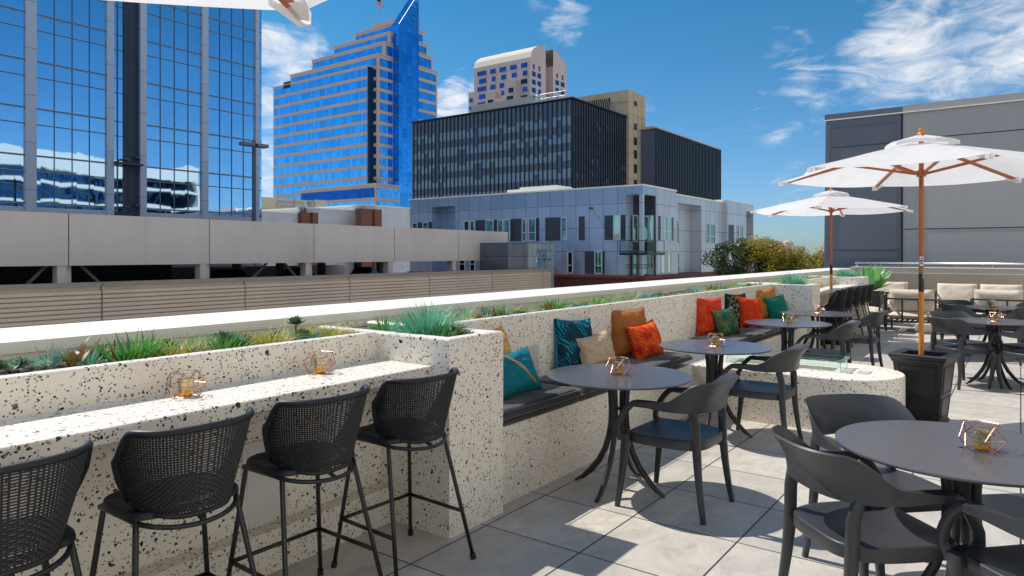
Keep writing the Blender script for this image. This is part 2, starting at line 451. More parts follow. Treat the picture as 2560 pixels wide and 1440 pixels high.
M_CREAM_CLOTH = cloth('cream_outdoor_fabric', (.72,.61,.49), 0, .85, .2, .5, 7)
M_STONE = concrete('end_wall_stucco', (.62,.485,.35), (.68,.545,.41), False, 2)

X_END = 20.0
# floor
b = MB(); b.box(-14, X_END, -16, 3.62, -.30, 0); tag(b.build('terrace_floor', M_FLOOR), kind='structure')
# street level ground far below, unseen; paleness added to bounce sunlight upwards
M_ASPH = concrete('street_pale_for_bounce', (.46,.43,.40), (.54,.51,.47), False, .5)
b = MB(); b.quad((-1500,-1500,-9), (2500,-1500,-9), (2500,2500,-9), (-1500,2500,-9)); tag(b.build('street', M_ASPH), kind='structure')

# parapet along the street side
pw = thing('parapet_wall', 'long cream parapet with flat white coping behind the planters', 'parapet', (0, 3.62, 0))
b = MB(); b.box(-5, X_END+.72, 3.62, 4.30, -1.2, 1.08); b.build('wall', M_CREAM, pw, world=True)
b = MB()
for i in range(9):
    x0 = -5 + i*2.86; b.box(x0+.004, min(x0+2.856, X_END+.74), 3.612, 4.326, 1.08, 1.133)
b.build('coping', M_CAP, pw, world=True)
b = MB()
for x in (-.4, 2.46-.86, 4.5, 7.36, 10.2, 13.1): b.box(x, x+.006, 3.6115, 3.6125, 1.0, 1.10)
b.build('joint', M_BLACK, pw, world=True)

def planter_front(bm, x0, x1, y=3.02, z0=0, z1=1.07, th=.065):
    r = .012
    bm.extrude_x([(y+th,z0),(y+th,z1-r),(y+th-r*.3,z1-r*.3),(y+th-r,z1),(y+r,z1),(y+r*.3,z1-r*.3),(y,z1-r),(y,z0)], x0, x1)
def soil(name, x0, x1, y0, y1, z, parent):
    m = MB()
    nx = max(4, int((x1-x0)/.09)); ny = max(4, int((y1-y0)/.09))
    m.grid(lambda u, v: (x0+(x1-x0)*u, y0+(y1-y0)*v, z+.018*mnoise.noise(Vector((x0+(x1-x0)*u*1.0, v*5, 3))*6)), nx, ny)
    return m.build(name, M_SOIL, parent, smooth=True, world=True)

def bar_section(x0, x1, label):
    t = thing('bar_counter', label, 'bar counter', (x0, 3.0, 0))
    b = MB(); planter_front(b, x0, x1); b.build('planter_wall', M_TZ, t, world=True)
    b = MB(); b.box(x0, x1, 3.012, 3.02, 0, .9); b.box(x0, x1, 2.985, 3.012, 0, .853); b.build('back_panel', M_TZ, t, world=True)
    b = MB(); r = .010
    b.extrude_x([(3.0195,.853),(3.0195,.915),(2.588+r,.915),(2.588+r*.3,.915-r*.3),(2.588,.915-r),(2.588,.853+r*.5),(2.588+r*.5,.853)], x0, x1-.002)
    b.build('counter_top', M_TZ, t, world=True)
    b = MB(); b.box(x0, x1, 2.885, 2.985, 0, .203); b.build('plinth', M_TZ, t, world=True)
    soil('soil', x0, x1, 3.085, 3.62, 1.03, t)
    return t
barA = bar_section(-4.0, 2.788, 'long white terrazzo bar counter with planter behind, four woven stools in front')
M_PLATE = simple('grey_access_plate', (.66,.63,.57), .45, var=.05)
b = MB(); b.rbox(-.125, .125, -.004, .004, -.2, .2, .003)
pl = b.build('access_panel', M_PLATE, barA); pl.location = (2.02+4.0, -.022, .42)
b = MB(); b.box(-.10, .10, -.0065, -.004, -.165, .165); q = b.build('hatch_door', simple('grey_hatch', (.64,.615,.56), .4, var=.05), pl)
b = MB(); b.lathe([(0,0),(.006,0),(.006,.003),(0,.003)], n=10); l = b.build('lock', M_STEEL, pl); l.rotation_euler = (R(90),0,0); l.location = (-.07,-.0066,.12)
barB = bar_section(11.275, 15.0, 'far terrazzo bar counter between the second and third pillar')

def pillar(x0, x1, label):
    t = thing('terrazzo_pillar', label, 'planter pillar', ((x0+x1)/2, 2.46, 0))
    y0, y1, z1, e, r = 2.462, 3.618, 1.07, .075, .012
    b = MB()
    ring = lambda x0, x1, y0, y1, z: [(x0,y0,z),(x1,y0,z),(x1,y1,z),(x0,y1,z)]
    def loop(a, c):
        for i in range(4): b.quad(a[i], a[(i+1)%4], c[(i+1)%4], c[i])
    A = ring(x0,x1,y0,y1,0); B = ring(x0,x1,y0,y1,z1-r); C = ring(x0+r*.3,x1-r*.3,y0+r*.3,y1,z1-r*.3); D = ring(x0+r,x1-r,y0+r,y1-r,z1)
    E = ring(x0+e-r,x1-e+r,y0+e-r,y1-.02,z1); F = ring(x0+e,x1-e,y0+e,y1-.03,z1-r); G = ring(x0+e,x1-e,y0+e,y1-.03,z1-.2)
    for p, q in ((A,B),(B,C),(C,D),(D,E),(E,F),(F,G)): loop(p, q)
    b.build('shaft', M_TZ, t, world=True)
    soil('soil', x0+e, x1-e, y0+e, y1-.03, 1.035, t)
    return t
pillar(2.79, 3.268, 'near terrazzo pillar topped with a bushy blue-green plant, between bar and bench')
pillar(10.8, 11.272, 'second terrazzo pillar, at the far end of the cushioned bench beside emerald pillow')
pillar(15.003, 15.45, 'farthest terrazzo pillar, ending the far bar next to the lounge seats')

def bench(x0, x1, label, z=.47):
    t = thing('terrazzo_bench', label, 'bench', ((x0+x1)/2, 2.534, 0))
    b = MB(); b.box(x0, x1, 2.534, 3.02, 0, z); b.build('seat_base', M_TZF, t, world=True)
    b = MB(); planter_front(b, x0, x1, 3.02, z, 1.07); b.build('backrest_wall', M_TZF, t, world=True)
    soil('soil', x0, x1, 3.085, 3.62, 1.03, t)
    return t
bench1 = bench(3.27, 7.37, 'near terrazzo bench with tall planter back, beside the near pillar')
bench2 = bench(7.372, 10.798, 'far terrazzo bench with tall planter back, ending at the second pillar')
b = MB(); b.rbox(-.10, .10, -.004, .004, -.13, .13, .003)
pl = b.build('access_panel', simple('warm_grey_plate', (.50,.48,.45), .5, var=.05), bench1); pl.location = (4.36-bench1.location.x, .482, .69)

def seat_cushion(x0, x1, label):
    b = MB(); hx = (x1-x0)/2; hy = .255; n = 40
    def side(s):
        def fn(u, v):
            x = (u*2-1); y = (v*2-1)
            ex = 1-abs(x)**26; ey = 1-abs(y)**16
            k = max(0, ex*ey)**.45
            wr = .004*mnoise.noise(Vector((x*hx*9, y*3.2, x0+s)))+.0025*mnoise.noise(Vector((x*hx*30, y*9, x0)))
            sag = -.006*math.cos(x*PI/2)*math.cos(y*PI/2)
            z = .055 + s*(.055*k) + (k*(wr+sag) if s > 0 else 0)
            bx = 1 + .006*math.cos(y*PI)*0
            return (x*hx*bx, y*hy, z)
        return fn
    b.grid(side(1), n, 20); m0 = len(b.v); b.grid(lambda u, v: side(-1)(1-u, v), n, 4)
    o = b.build('seat_cushion', M_GREY_CLOTH, None, smooth=True)
    o.location = ((x0+x1)/2, 2.755, .472)
    tag(o, label, 'cushion', 'charcoal seat cushions on the terrazzo benches')
    # piping seam along the front top edge
    s = MB(); s.tube([(-hx+.02, -hy*.995, .094), (0, -hy*1.0, .095), (hx-.02, -hy*.995, .094)], .0035, 6); s.build('piping', M_GREY_CLOTH, o, smooth=True)
    return o
seat_cushion(3.285, 4.262, 'charcoal bench cushion against the near pillar, under the teal striped pillow')
seat_cushion(4.27, 5.29, 'charcoal bench cushion behind the nearest bench table')
seat_cushion(5.298, 6.34, 'charcoal bench cushion under the flame-red pillow, ending by the fire table')
seat_cushion(7.42, 8.60, 'charcoal bench cushion under the red pillow and green leaf pillow')
seat_cushion(8.608, 9.68, 'charcoal bench cushion under the hexagon pillow and plain orange pillow')
seat_cushion(9.688, 10.78, 'charcoal bench cushion under the emerald pillow by the second pillar')

# fire table: peninsula with a rounded end
ft = thing('fire_table', 'white terrazzo fire table with rounded end and glass wind guard', 'fire table', (6.87, 1.3, 0))
def stadium(ins=0, n=28):
    r = .495-ins; cx, cy = 6.87, 1.305
    pts = [(cx-r, 2.533), ] + [(cx + r*math.cos(a), cy + r*math.sin(a)) for a in [PI + PI*k/n for k in range(n+1)]] + [(cx+r, 2.533)]
    return pts
b = MB(); o, i1, i2 = stadium(0), stadium(.004), stadium(.012)
k = len(o)
def ringq(P, z0, Q, z1):
    for i in range(k-1): b.quad((*P[i], z0), (*P[i+1], z0), (*Q[i+1], z1), (*Q[i], z1))
ringq(o, 0, o, .453); ringq(o, .453, i1, .461); ringq(i1, .461, i2, .465)
# top with a slot for the burner
sx0, sx1, sy0, sy1 = 6.775, 6.985, 1.36, 2.28
L = [p for p in i2 if p[0] < 6.87+1e-6]; Rr = [p for p in i2 if p[0] > 6.87-1e-6]
b.poly([(*p, .465) for p in i2 if p[1] <= sy0 - 0] ) if False else None
lo = [p for p in i2 if p[1] <= sy0]
lo = [(i2[0][0], sy0)] + [p for p in i2 if p[1] < sy0] + [(i2[-1][0], sy0)]
b.poly([(*p, .465) for p in lo])
b.quad((i2[0][0], sy0, .465), (sx0, sy0, .465), (sx0, sy1, .465), (i2[0][0], sy1, .465))
b.quad((sx1, sy0, .465), (i2[-1][0], sy0, .465), (i2[-1][0], sy1, .465), (sx1, sy1, .465))
b.quad((i2[0][0], sy1, .465), (i2[-1][0], sy1, .465), (i2[-1][0], 2.533, .465), (i2[0][0], 2.533, .465))
for (xa, ya, xb, yb) in ((sx0,sy0,sx1,sy0),(sx1,sy0,sx1,sy1),(sx1,sy1,sx0,sy1),(sx0,sy1,sx0,sy0)):
    b.quad((xa,ya,.465),(xb,yb,.465),(xb,yb,.40),(xa,ya,.40))
b.build('table_body', M_TZ, ft, smooth=30, world=True)
tt = NT('olive_fire_glass'); v = tt.n('ShaderNodeTexVoronoi'); v.inputs['Scale'].default_value = 120; tt.l(tt.pos(), v.inputs['Vector'])
cc = tt.ramp(v.outputs['Color'], [(0, (.10,.11,.05)), (.6, (.24,.25,.14)), (1, (.42,.42,.28))]); M_FIREGLASS = tt.done(tt.bsdf(cc, .25, 0, .6, tt.bump(v.outputs['Distance'], .8, .01)))
b = MB(); b.grid(lambda u, v: (sx0+(sx1-sx0)*u, sy0+(sy1-sy0)*v, .452+.006*mnoise.noise(Vector((u*9, v*40, 1)))), 16, 60); b.build('fire_glass_bed', M_FIREGLASS, ft, world=True)
tt = NT('clear_glass'); gb = tt.bsdf((.86,.97,.94), .0, 0, .5, Transmission_Weight=1.0, IOR=1.45); M_GLASS = tt.done(gb)
tt = NT('window_guard_glass')
g1 = tt.n('ShaderNodeBsdfTransparent'); g1.inputs[0].default_value = (.93,.975,.965,1); g2 = tt.n('ShaderNodeBsdfGlossy'); g2.inputs['Roughness'].default_value = .01; g2.inputs[0].default_value = (.9,1,.98,1)
fr = tt.n('ShaderNodeFresnel'); fr.inputs[0].default_value = 1.5
mx = tt.n('ShaderNodeMixShader'); tt.l(tt.math('MULTIPLY_ADD', fr.outputs[0], .5, .01), mx.inputs[0]); tt.l(g1.outputs[0], mx.inputs[1]); tt.l(g2.outputs[0], mx.inputs[2]); M_SHEET = tt.done(mx)
M_GEDGE = simple('green_glass_edge', (.10,.40,.33), .15, var=.1)
gx0, gx1, gy0, gy1, gz0, gz1 = 6.725, 7.035, 1.30, 2.335, .4655, .568
for (xa, ya, xb, yb) in ((gx0,gy0,gx0,gy1),(gx1,gy0,gx1,gy1),(gx0+.007,gy0,gx1-.007,gy0),(gx0+.007,gy1,gx1-.007,gy1)):
    b = MB()
    if xa == xb: b.box(xa-.004, xa+.004, ya, yb, gz0, gz1)
    else: b.box(xa, xb, ya-.004, ya+.004, gz0, gz1)
    g = b.build('glass_pane', M_SHEET, ft, world=True)
    e = MB()
    if xa == xb: e.box(xa-.0045, xa+.0045, ya-.003, ya+.0005, gz0, gz1); e.box(xa-.0045, xa+.0045, ya, yb, gz1, gz1+.002)
    else: e.box(xa, xb, ya-.0045, ya+.0045, gz1, gz1+.002)
    o = e.build('glass_edge', M_GEDGE, g); o.location = [-c for c in ft.location]
for (x, y) in ((gx0,gy0),(gx1,gy0),(gx0,gy1),(gx1,gy1)):
    b = MB(); b.box(x-.02, x+.02, y-.02, y+.02, gz1-.018, gz1+.004); b.build('corner_clip', M_STEEL, ft, world=True)
b = MB(); b.box(6.78, 6.95, 1.08, 1.17, .4652, .4672); b.build('service_lid', simple('lid', (.55,.51,.44), .4, var=.08), ft, world=True)
b = MB(); b.box(6.774, 6.956, 1.074, 1.176, .4650, .4660); b.build('lid_frame', M_BLACK, ft, world=True)

# end wall of the terrace with coping and pipe rails
ew = thing('end_wall', 'beige end wall with thin white copings closing the far side of the terrace', 'wall', (X_END, 0, 0))
b = MB(); b.box(X_END, X_END+.45, -7, 3.61, 0, 1.03); b.build('wall', M_STONE, ew, world=True)
b = MB(); b.box(X_END-.035, X_END+.48, -7, 3.611, 1.03, 1.05); b.box(X_END-.035, X_END+.48, -7, 3.611, 1.166, 1.182); b.build('coping', M_CAP, ew, world=True)
b = MB(); b.box(X_END-.01, X_END+.45, -7, 3.6105, 1.05, 1.166); b.build('fascia', simple('fascia_greige', (.58,.50,.42), .7, var=.05, world=True), ew, world=True)
rl = thing('pipe_railing', 'polished steel pipe railing above the end wall in front of grey building', 'railing', (X_END+.25, 0, 1.18))
b = MB(); b.tube([(X_END+.25, -7, 1.285), (X_END+.25, 3.55, 1.285)], .026, 14); b.build('top_rail', M_STEEL, rl, smooth=True, world=True)
b = MB(); b.tube([(X_END+.25, -7, 1.225), (X_END+.25, 3.55, 1.225)], .018, 12); b.build('lower_rail', simple('rail_bronze', (.30,.24,.20), .35, .8, var=.1), rl, smooth=True, world=True)
for y in (-6, -4, -2, .55, 2, 3.5):
    b = MB(); b.tube([(X_END+.25, y, 1.17), (X_END+.25, y, 1.285)], .016, 10); b.build('post', M_STEEL, rl, smooth=True, world=True)
# ------------------------------------------------------------------ chairs, stools, tables
def plastic(name, c, rough, dusty=.5):
    t = NT(name); o = t.obj()
    n = t.noise(o, 260, 2); n2 = t.noise(o, 6, 4)
    col = t.mix(n2.outputs['Fac'], mul3(c, .85), mul3(c, 1.2))
    dust = t.math('MULTIPLY', t.math('SUBTRACT', t.noise(o, 30, 5, .7).outputs['Fac'], .5, clamp=True), dusty)
    col = t.mix(dust, col, (.10,.095,.09))
    return t.done(t.bsdf(col, t.math('MULTIPLY_ADD', n2.outputs['Fac'], .16, rough-.08), 0, .5, t.bump(n.outputs['Fac'], .12, .001)))
M_CHAIR = plastic('charcoal_moulded_plastic', (.036,.037,.041), .42, .35)
M_STOOLM = simple('black_painted_steel', (.012,.012,.013), .32, var=.1)
M_ROPE = simple('black_woven_cord', (.008,.008,.011), .5, spec=.5, var=.25, scale=60)
M_TOP = plastic('anthracite_compact_top', (.076,.074,.080), .24, .0)
M_TEDGE = simple('table_edge_laminate', (.10,.09,.08), .4, var=.1)
M_TLEG = simple('dark_table_leg', (.020,.018,.018), .30, spec=.6, var=.1)

def smooth01(x): x = max(0., min(1., x)); return x*x*(3-2*x)
def make_chair(label, group):
    t = thing('armchair', label, 'armchair', (0,0,0), 0, group)
    # seat
    b = MB(); n = 64
    def outline(th):
        c, s_ = math.cos(th), math.sin(th)
        e = .36 if s_ > 0 else .52
        y = math.copysign(abs(s_)**e, s_)*(.232 if s_ > 0 else .245)
        wdt = .247 if s_ > 0 else .247-.040*abs(s_)
        return math.copysign(abs(c)**(.34 if s_ > 0 else .42), c)*wdt, y
    rings = [(.93,.392),(.985,.393),(1.0,.398),(1.0,.438),(.992,.446),(.97,.449),(.9,.447),(.75,.440),(.55,.4345),(.35,.432),(.15,.431),(.01,.431)]
    def fn(u, v):
        i = min(int(round(v*(len(rings)-1))), len(rings)-1); sc_, z = rings[i]
        x, y = outline(u*2*PI); x *= sc_; y *= sc_
        if i > 5: z += .006*max(0, y/.23)*(1-(x/.25)**2)
        return x, y, z
    b.grid(fn, n, len(rings)-1, True); b.build('seat', M_CHAIR, t, smooth=60)
    # back shell, running forward into both arms
    b = MB()
    def shell(u, v):
        q = abs(u*2-1); sg = 1 if u > .5 else -1
        if q > .64:                                   # arm
            f = (q-.64)/.36
            x = .262+.008*f; y = -.035+.175*f; k = 0; c = 0
            zt = .664-.010*f; zb = .612+.010*smooth01(f*1.6)
        else:
            a = R(90)*q/.64; s_, c = math.sin(a), math.cos(a)
            x = .262*abs(s_)**.72; y = -.035-.235*abs(c)**.85
            k = smooth01((c+.02)/.72); zt = .664+.128*k; zb = .612+.002*smooth01(c)
        z = zb+(zt-zb)*v; lean = (.012+.10*k)*v*v
        return sg*x*(1+lean), y-lean*max(c, 0)*.75, z
    b.shell(shell, 72, 8, lambda u, v: (.022-.012*v) if abs(u*2-1) < .64 else .019+.026*smooth01((abs(u*2-1)-.64)/.30)); b.build('backrest', M_CHAIR, t, smooth=50)
    for s in (-1, 1):
        b = MB()
        P = [(s*.268,.120,.645),(s*.269,.150,.638),(s*.269,.180,.617),(s*.269,.210,.582),(s*.268,.236,.540),(s*.266,.256,.500),(s*.261,.264,.465),(s*.254,.257,.435),(s*.248,.243,.405)]
        b.sweep(P, [(.023,.015),(.024,.018),(.024,.018),(.023,.018),(.022,.018),(.020,.018),(.018,.017),(.0175,.019),(.017,.02)], up=(0,1,.3), n=12, sq=.6)
        b.build('armrest', M_CHAIR, t, smooth=60)
        b = MB()
        P = [(s*.246,.214,.44),(s*.247,.218,.38),(s*.250,.228,.28),(s*.256,.243,.15),(s*.266,.263,.0)]
        b.sweep(P, [(.021,.026),(.021,.027),(.018,.022),(.016,.018),(.014,.015)], up=(0,1,0), n=12, sq=.55)
        b.build('leg', M_CHAIR, t, smooth=60)
        b = MB()
        P = [(s*.219,-.180,.640),(s*.214,-.196,.60),(s*.209,-.209,.54),(s*.206,-.212,.46),(s*.206,-.215,.38),(s*.211,-.225,.26),(s*.219,-.243,.12),(s*.229,-.264,0)]
        b.sweep(P, [(.010,.018),(.014,.026),(.015,.026),(.018,.024),(.018,.024),(.016,.021),(.014,.018),(.0125,.015)], up=(0,1,0), n=12, sq=.55)
        b.build('leg', M_CHAIR, t, smooth=60)
    return t

CH_G = 'charcoal moulded armchairs around the bistro tables'
chair0 = make_chair('charcoal armchair in front of the nearest bench table, facing the bench', CH_G)
chair0.location = (4.02,1.70,0); chair0.rotation_euler = (0,0,R(-1))
def fac(a): return R(a-90)
dup(chair0, (5.725,1.70,0), R(2), 'charcoal armchair before the second bench table, in front of the fire table')
dup(chair0, (8.19,1.74,0), R(3), 'charcoal armchair beyond the fire table, at the third bench table')
dup(chair0, (9.90,1.72,0), R(-3), 'charcoal armchair at the farthest bench table, beside the lounge')
for (tx, ty, nm) in ((3.344,.194,'nearest table at right edge'), (9.84,.244,'table right of the umbrella pole'), (12.40,.341,'farthest table before the sofas')):
    for (dx, dy, a, w_) in ((-.262,.300,-44,'with its back turned, left of'), (.315,.335,226,'facing the camera behind'), (-.34,-.33,45,'near right of'), (.31,-.335,134,'far right of')):
        if tx < 5 and dx > 0 and dy < 0: dx, dy = .30, -.30
        dup(chair0, (tx+dx, ty+dy, 0), fac(a+random.uniform(-3,3)), 'charcoal armchair %s the %s' % (w_, nm))

def make_table(label, group):
    t = thing('bistro_table', label, 'table', (0,0,0), 0, group)
    b = MB(); r = .465
    b.lathe([(.01,.728),(r-.02,.728),(r-.006,.728),(r-.003,.731)], n=96); b.cur = 1
    b.lathe([(r-.003,.731),(r,.735),(r-.0005,.7385)], n=96); b.cur = 0
    b.lathe([(r-.0005,.7385),(r-.003,.740),(r-.006,.7402),(r-.02,.7402),(r*.9,.740),(r*.5,.740),(.01,.740)], n=96)
    b.build('table_top', [M_TOP, M_TEDGE], t, smooth=40)
    for k in range(4):
        a = k*PI/2; c, s_ = math.cos(a), math.sin(a)
        prof = [(.072,.728),(.060,.66),(.052,.58),(.050,.50),(.054,.42),(.068,.34),(.096,.25),(.142,.165),(.205,.088),(.262,.036),(.315,.006)]
        b = MB(); b.sweep([(c*q, s_*q, z) for q, z in prof], [(.017,.021)]*9+[(.016,.016),(.016,.007)], up=(c,s_,.2), n=12); b.build('leg', M_TLEG, t, smooth=60)
    b = MB(); b.box(-.055,.055,-.008,.008,.515,.53); b.box(-.008,.008,-.055,-.008,.515,.53); b.box(-.008,.008,.008,.055,.515,.53); b.build('bracket', M_TLEG, t)
    b = MB(); b.lathe([(0,.727),(.11,.727),(.11,.718),(0,.718)], n=24); b.build('mounting_plate', M_TLEG, t)
    return t
T_G = 'round anthracite bistro tables with four splayed legs'
table0 = make_table('nearest bench table, round anthracite top reflecting the blue sky', T_G)
table0.location = (4.041,2.105,0); table0.rotation_euler = (0,0,R(2))
TABLES = [(4.041,2.105)]
for x, y, rz, lb in ((5.785,2.105,4,'second bench table, round anthracite top just left of the fire table'), (8.22,2.14,40,'third bench table, round top beyond the fire table'),
                     (9.79,2.165,10,'farthest bench table, next to the second pillar and umbrella box'), (3.344,.194,20,'nearest round table cut by the right edge of the view'),
                     (9.84,.244,30,'round anthracite table right of the umbrella pole'), (12.40,.341,12,'farthest round table in front of the cream sofas')):
    dup(table0, (x,y,0), R(rz), lb); TABLES.append((x,y))

# candle holders -----------------------------------------------------
M_ROSE = simple('rose_gold_wire', (.72,.42,.30), .25, 1.0, var=.05)
tt = NT('gold_mercury_glass'); o = tt.obj(); v = tt.n('ShaderNodeTexVoronoi'); v.inputs['Scale'].default_value = 260; tt.l(o, v.inputs['Vector'])
sp = tt.math('LESS_THAN', v.outputs['Distance'], .3)
sz = tt.n('ShaderNodeSeparateXYZ'); tt.l(o, sz.inputs[0])
gcol = tt.ramp(tt.math('MULTIPLY', sz.outputs[2], 13), [(0, (.85,.30,.02)), (.22, (.80,.36,.05)), (.4, (.46,.36,.17)), (1, (.56,.48,.28))])
gcol = tt.mix(tt.math('MULTIPLY', sp, tt.math('GREATER_THAN', tt.noise(o, 30, 2).outputs['Fac'], .52)), gcol, (1,.93,.75))
M_GOLD = tt.done(tt.bsdf(gcol, .16, .75, .6))
M_WAX = simple('candle_wax', (.75,.70,.60), .5, var=.05, Emission_Strength=0.0)
def make_candle(label, group):
    t = thing('candle_lantern', label, 'candle holder', (0,0,0), 0, group)
    A = [(.058*math.cos(R(72*k)), .058*math.sin(R(72*k)), .003) for k in range(5)]
    Mi = [(.084*math.cos(R(72*k+36)), .084*math.sin(R(72*k+36)), .050) for k in range(5)]
    T = [(.062*math.cos(R(72*k)), .062*math.sin(R(72*k)), .104) for k in range(5)]
    b = MB()
    E_ = []
    for k in range(5):
        j = (k+1) % 5
        E_ += [(A[k],A[j]),(T[k],T[j]),(Mi[k],Mi[j]),(A[k],Mi[k]),(A[j],Mi[k]),(T[k],Mi[k]),(T[j],Mi[k])]
    for p, q in E_: b.tube([p, q], .0018, 6)
    b.build('wire_frame', M_ROSE, t, smooth=60)
    b = MB(); b.lathe([(.0,.0055),(.029,.0055),(.031,.010),(.0285,.020),(.030,.045),(.034,.076),(.0325,.076),(.0285,.045),(.027,.02),(0,.016)], n=28); g = b.build('votive_glass', M_GOLD, t, smooth=60)
    b = MB(); b.lathe([(0,.0165),(.025,.0165),(.026,.050),(0,.050)], n=20); b.build('candle', M_WAX, g, smooth=40)
    return t
C_G = 'rose gold wire lanterns with gold votive glasses'
cn = make_candle('rose gold wire candle lantern on the nearest bench table', C_G); cn.location = (4.06,2.115,.740); cn.rotation_euler = (0,0,.3)
for (x, y, z, rz, lb) in ((5.80,2.10,.740,1.0,'rose gold candle lantern on the second bench table, left of fire table'), (8.25,2.13,.740,.5,'rose gold candle lantern on the third bench table'),
    (9.83,2.16,.740,.9,'rose gold candle lantern on the farthest bench table by the second pillar'), (3.355,.125,.740,.15,'rose gold candle lantern on the nearest table at the right edge'),
    (9.85,.235,.740,.7,'rose gold candle lantern on the table right of the umbrella pole'), (12.38,.345,.740,.2,'rose gold candle lantern on the farthest table before the sofas'),
    (1.57,2.885,.915,.35,'rose gold candle lantern on the near bar above the second stool'), (2.28,2.89,.915,.8,'rose gold candle lantern on the near bar closest to the near pillar'),
    (13.2,2.88,.915,.1,'rose gold candle lantern on the far bar counter')):
    dup(cn, (x,y,z), rz, lb)

# woven stools ---------------------------------------------------------
def make_stool(label, group, dense=True):
    t = thing('bar_stool', label, 'bar stool', (0,0,0), 0, group)
    # back shell surface: u around, v up
    def S(u, v):
        a = R(-88)+R(176)*u
        s_, c = math.sin(a), math.cos(a)
        flare = smooth01(v)
        rx = .160+.090*v-.024*v*v; ry = .156+.056*v
        x = rx*math.copysign(abs(s_)**.75, s_)
        y = -.03-ry*math.copysign(abs(c)**.85, c) if c >= 0 else -.03+ry*abs(c)
        side = abs(s_)**4; q = abs(2*u-1)
        zb = .640+.040*q*q; zt = .942-.115*smooth01((q-.70)/.34)**1.6
        return Vector((x, y + .05*(1-v)*side, zb+(zt-zb)*v))
    b = MB(); NU, NV = 56, 34
    for i in range(1, NU):            # uprights
        u = i/NU; b.sweep([S(u, v/10) for v in range(11)], (.0030,.0016), up=(0,1,0), n=4, cap=False)
    for j in range(1, NV):            # woven rows passing in front of and behind the uprights
        v = j/NV; pts = []
        for i in range(NU*2+1):
            u = i/(NU*2); p = S(u, v); a = R(-88)+R(176)*u
            nrm = Vector((math.sin(a), -math.cos(a), .15)); k = math.sin(PI*(i+.5)/1.0*.5+PI*j)
            pts.append(p+nrm*(.0026*math.copysign(1, math.sin(PI*(i/2.0+j))) if i % 2 else 0))
        b.sweep(pts, (.0016,.0024), n=4, cap=False)
    b.build('backrest', M_ROPE, t)
    # thick wrapped rim
    rim = [S(0, v/8) for v in range(0, 9)] + [S(u/40, 1) for u in range(1, 40)] + [S(1, 1-v/8) for v in range(0, 9)]
    b = MB(); b.tube(rim, .0125, 10); b.build('rim', M_ROPE, t, smooth=True)
    b = MB(); bot = [S(u/30, 0) for u in range(31)]; b.tube(bot, .009, 8); b.build('lower_rim', M_ROPE, t, smooth=True)
    # seat, woven
    b = MB()
    def seat(u, v):
        th = u*2*PI; c, s_ = math.cos(th), math.sin(th)
        x = math.copysign(abs(c)**.55, c)*.205; y = math.copysign(abs(s_)**.55, s_)*(.19 if s_ > 0 else .155)+.02
        rr = [(1,.640),(1.0,.648),(.985,.660),(.95,.664),(.8,.658),(.5,.648),(.2,.645),(.01,.645)]
        k = rr[min(int(round(v*7)), 7)]
        ripple = .0012*math.sin(x*k[0]*420) if v > .4 else 0
        return x*k[0], .02+(y-.02)*k[0], k[1]+ripple
    b.grid(seat, 96, 7, True); b.build('seat', M_ROPE, t, smooth=60)
    # frame hoop beneath
    hoop = [(.186*math.sin(R(a)), -.03-.172*math.cos(R(a)), .636-.026*math.cos(R(a))) for a in range(-84, 85, 8)]
    b = MB(); b.tube([(-.19,.17,.632)]+hoop[::1]+[(.19,.17,.632)], .009, 8); b.tube([(-.19,.17,.632),(.19,.17,.632)], .009, 8)
    b.tube([(0,-.20,.608),(0,-.10,.640)], .008, 8); b.build('seat_frame', M_STOOLM, t, smooth=True)
    for sx in (-1, 1):
        for sy in (-1, 1):
            top = (sx*.178, .165 if sy > 0 else -.085, .634); foot = (sx*.25, .232 if sy > 0 else -.232, 0)
            T, F = Vector(top), Vector(foot); K = T.lerp(F, .06); 
            b = MB(); b.tube([T+Vector((-sx*.03, -sy*.02, .004)), T, K, T.lerp(F, .5), F], .0102, 10)
            l = b.build('leg', M_STOOLM, t, smooth=True)
            g = MB(); g.tube([F+(T-F)*.045, F+(T-F)*.002], .0145, 10); g.build('foot_cap', M_ROPE, l, smooth=60)
    def on(sx, sy, z):
        T = Vector((sx*.178, .165 if sy > 0 else -.085, .634)); F = Vector((sx*.25, .232 if sy > 0 else -.232, 0)); return F+(T-F)*(z/.634)
    b = MB()
    b.tube([on(-1,1,.235), on(1,1,.235)], .0095, 8); b.tube([on(-1,1,.235), on(-1,-1,.235)], .0095, 8); b.tube([on(1,1,.235), on(1,-1,.235)], .0095, 8)
    b.build('footrest', M_STOOLM, t, smooth=True)
    return t
S_G = 'black woven bar stools'
st = make_stool('black woven bar stool beside the near pillar', S_G); st.location = (2.445,2.45,0); st.rotation_euler = (0,0,R(-3))
for x, y, rz, lb in ((1.865,2.455,-1,'black woven bar stool in front of the access panel, second from the near pillar'), (1.30,2.45,-2,'black woven bar stool third from the near pillar, below the left bar lantern'),
    (.745,2.45,-2,'black woven bar stool cut off at the left edge of the view')):
    dup(st, (x,y,0), R(rz), lb)
for i, x in enumerate((12.0,12.62,13.25,13.88,14.5)):
    dup(st, (x,2.46,0), R(random.uniform(-6,6)), 'black woven stool at the far bar, %s counting from the second pillar' % ('first','second','third','fourth','fifth')[i])
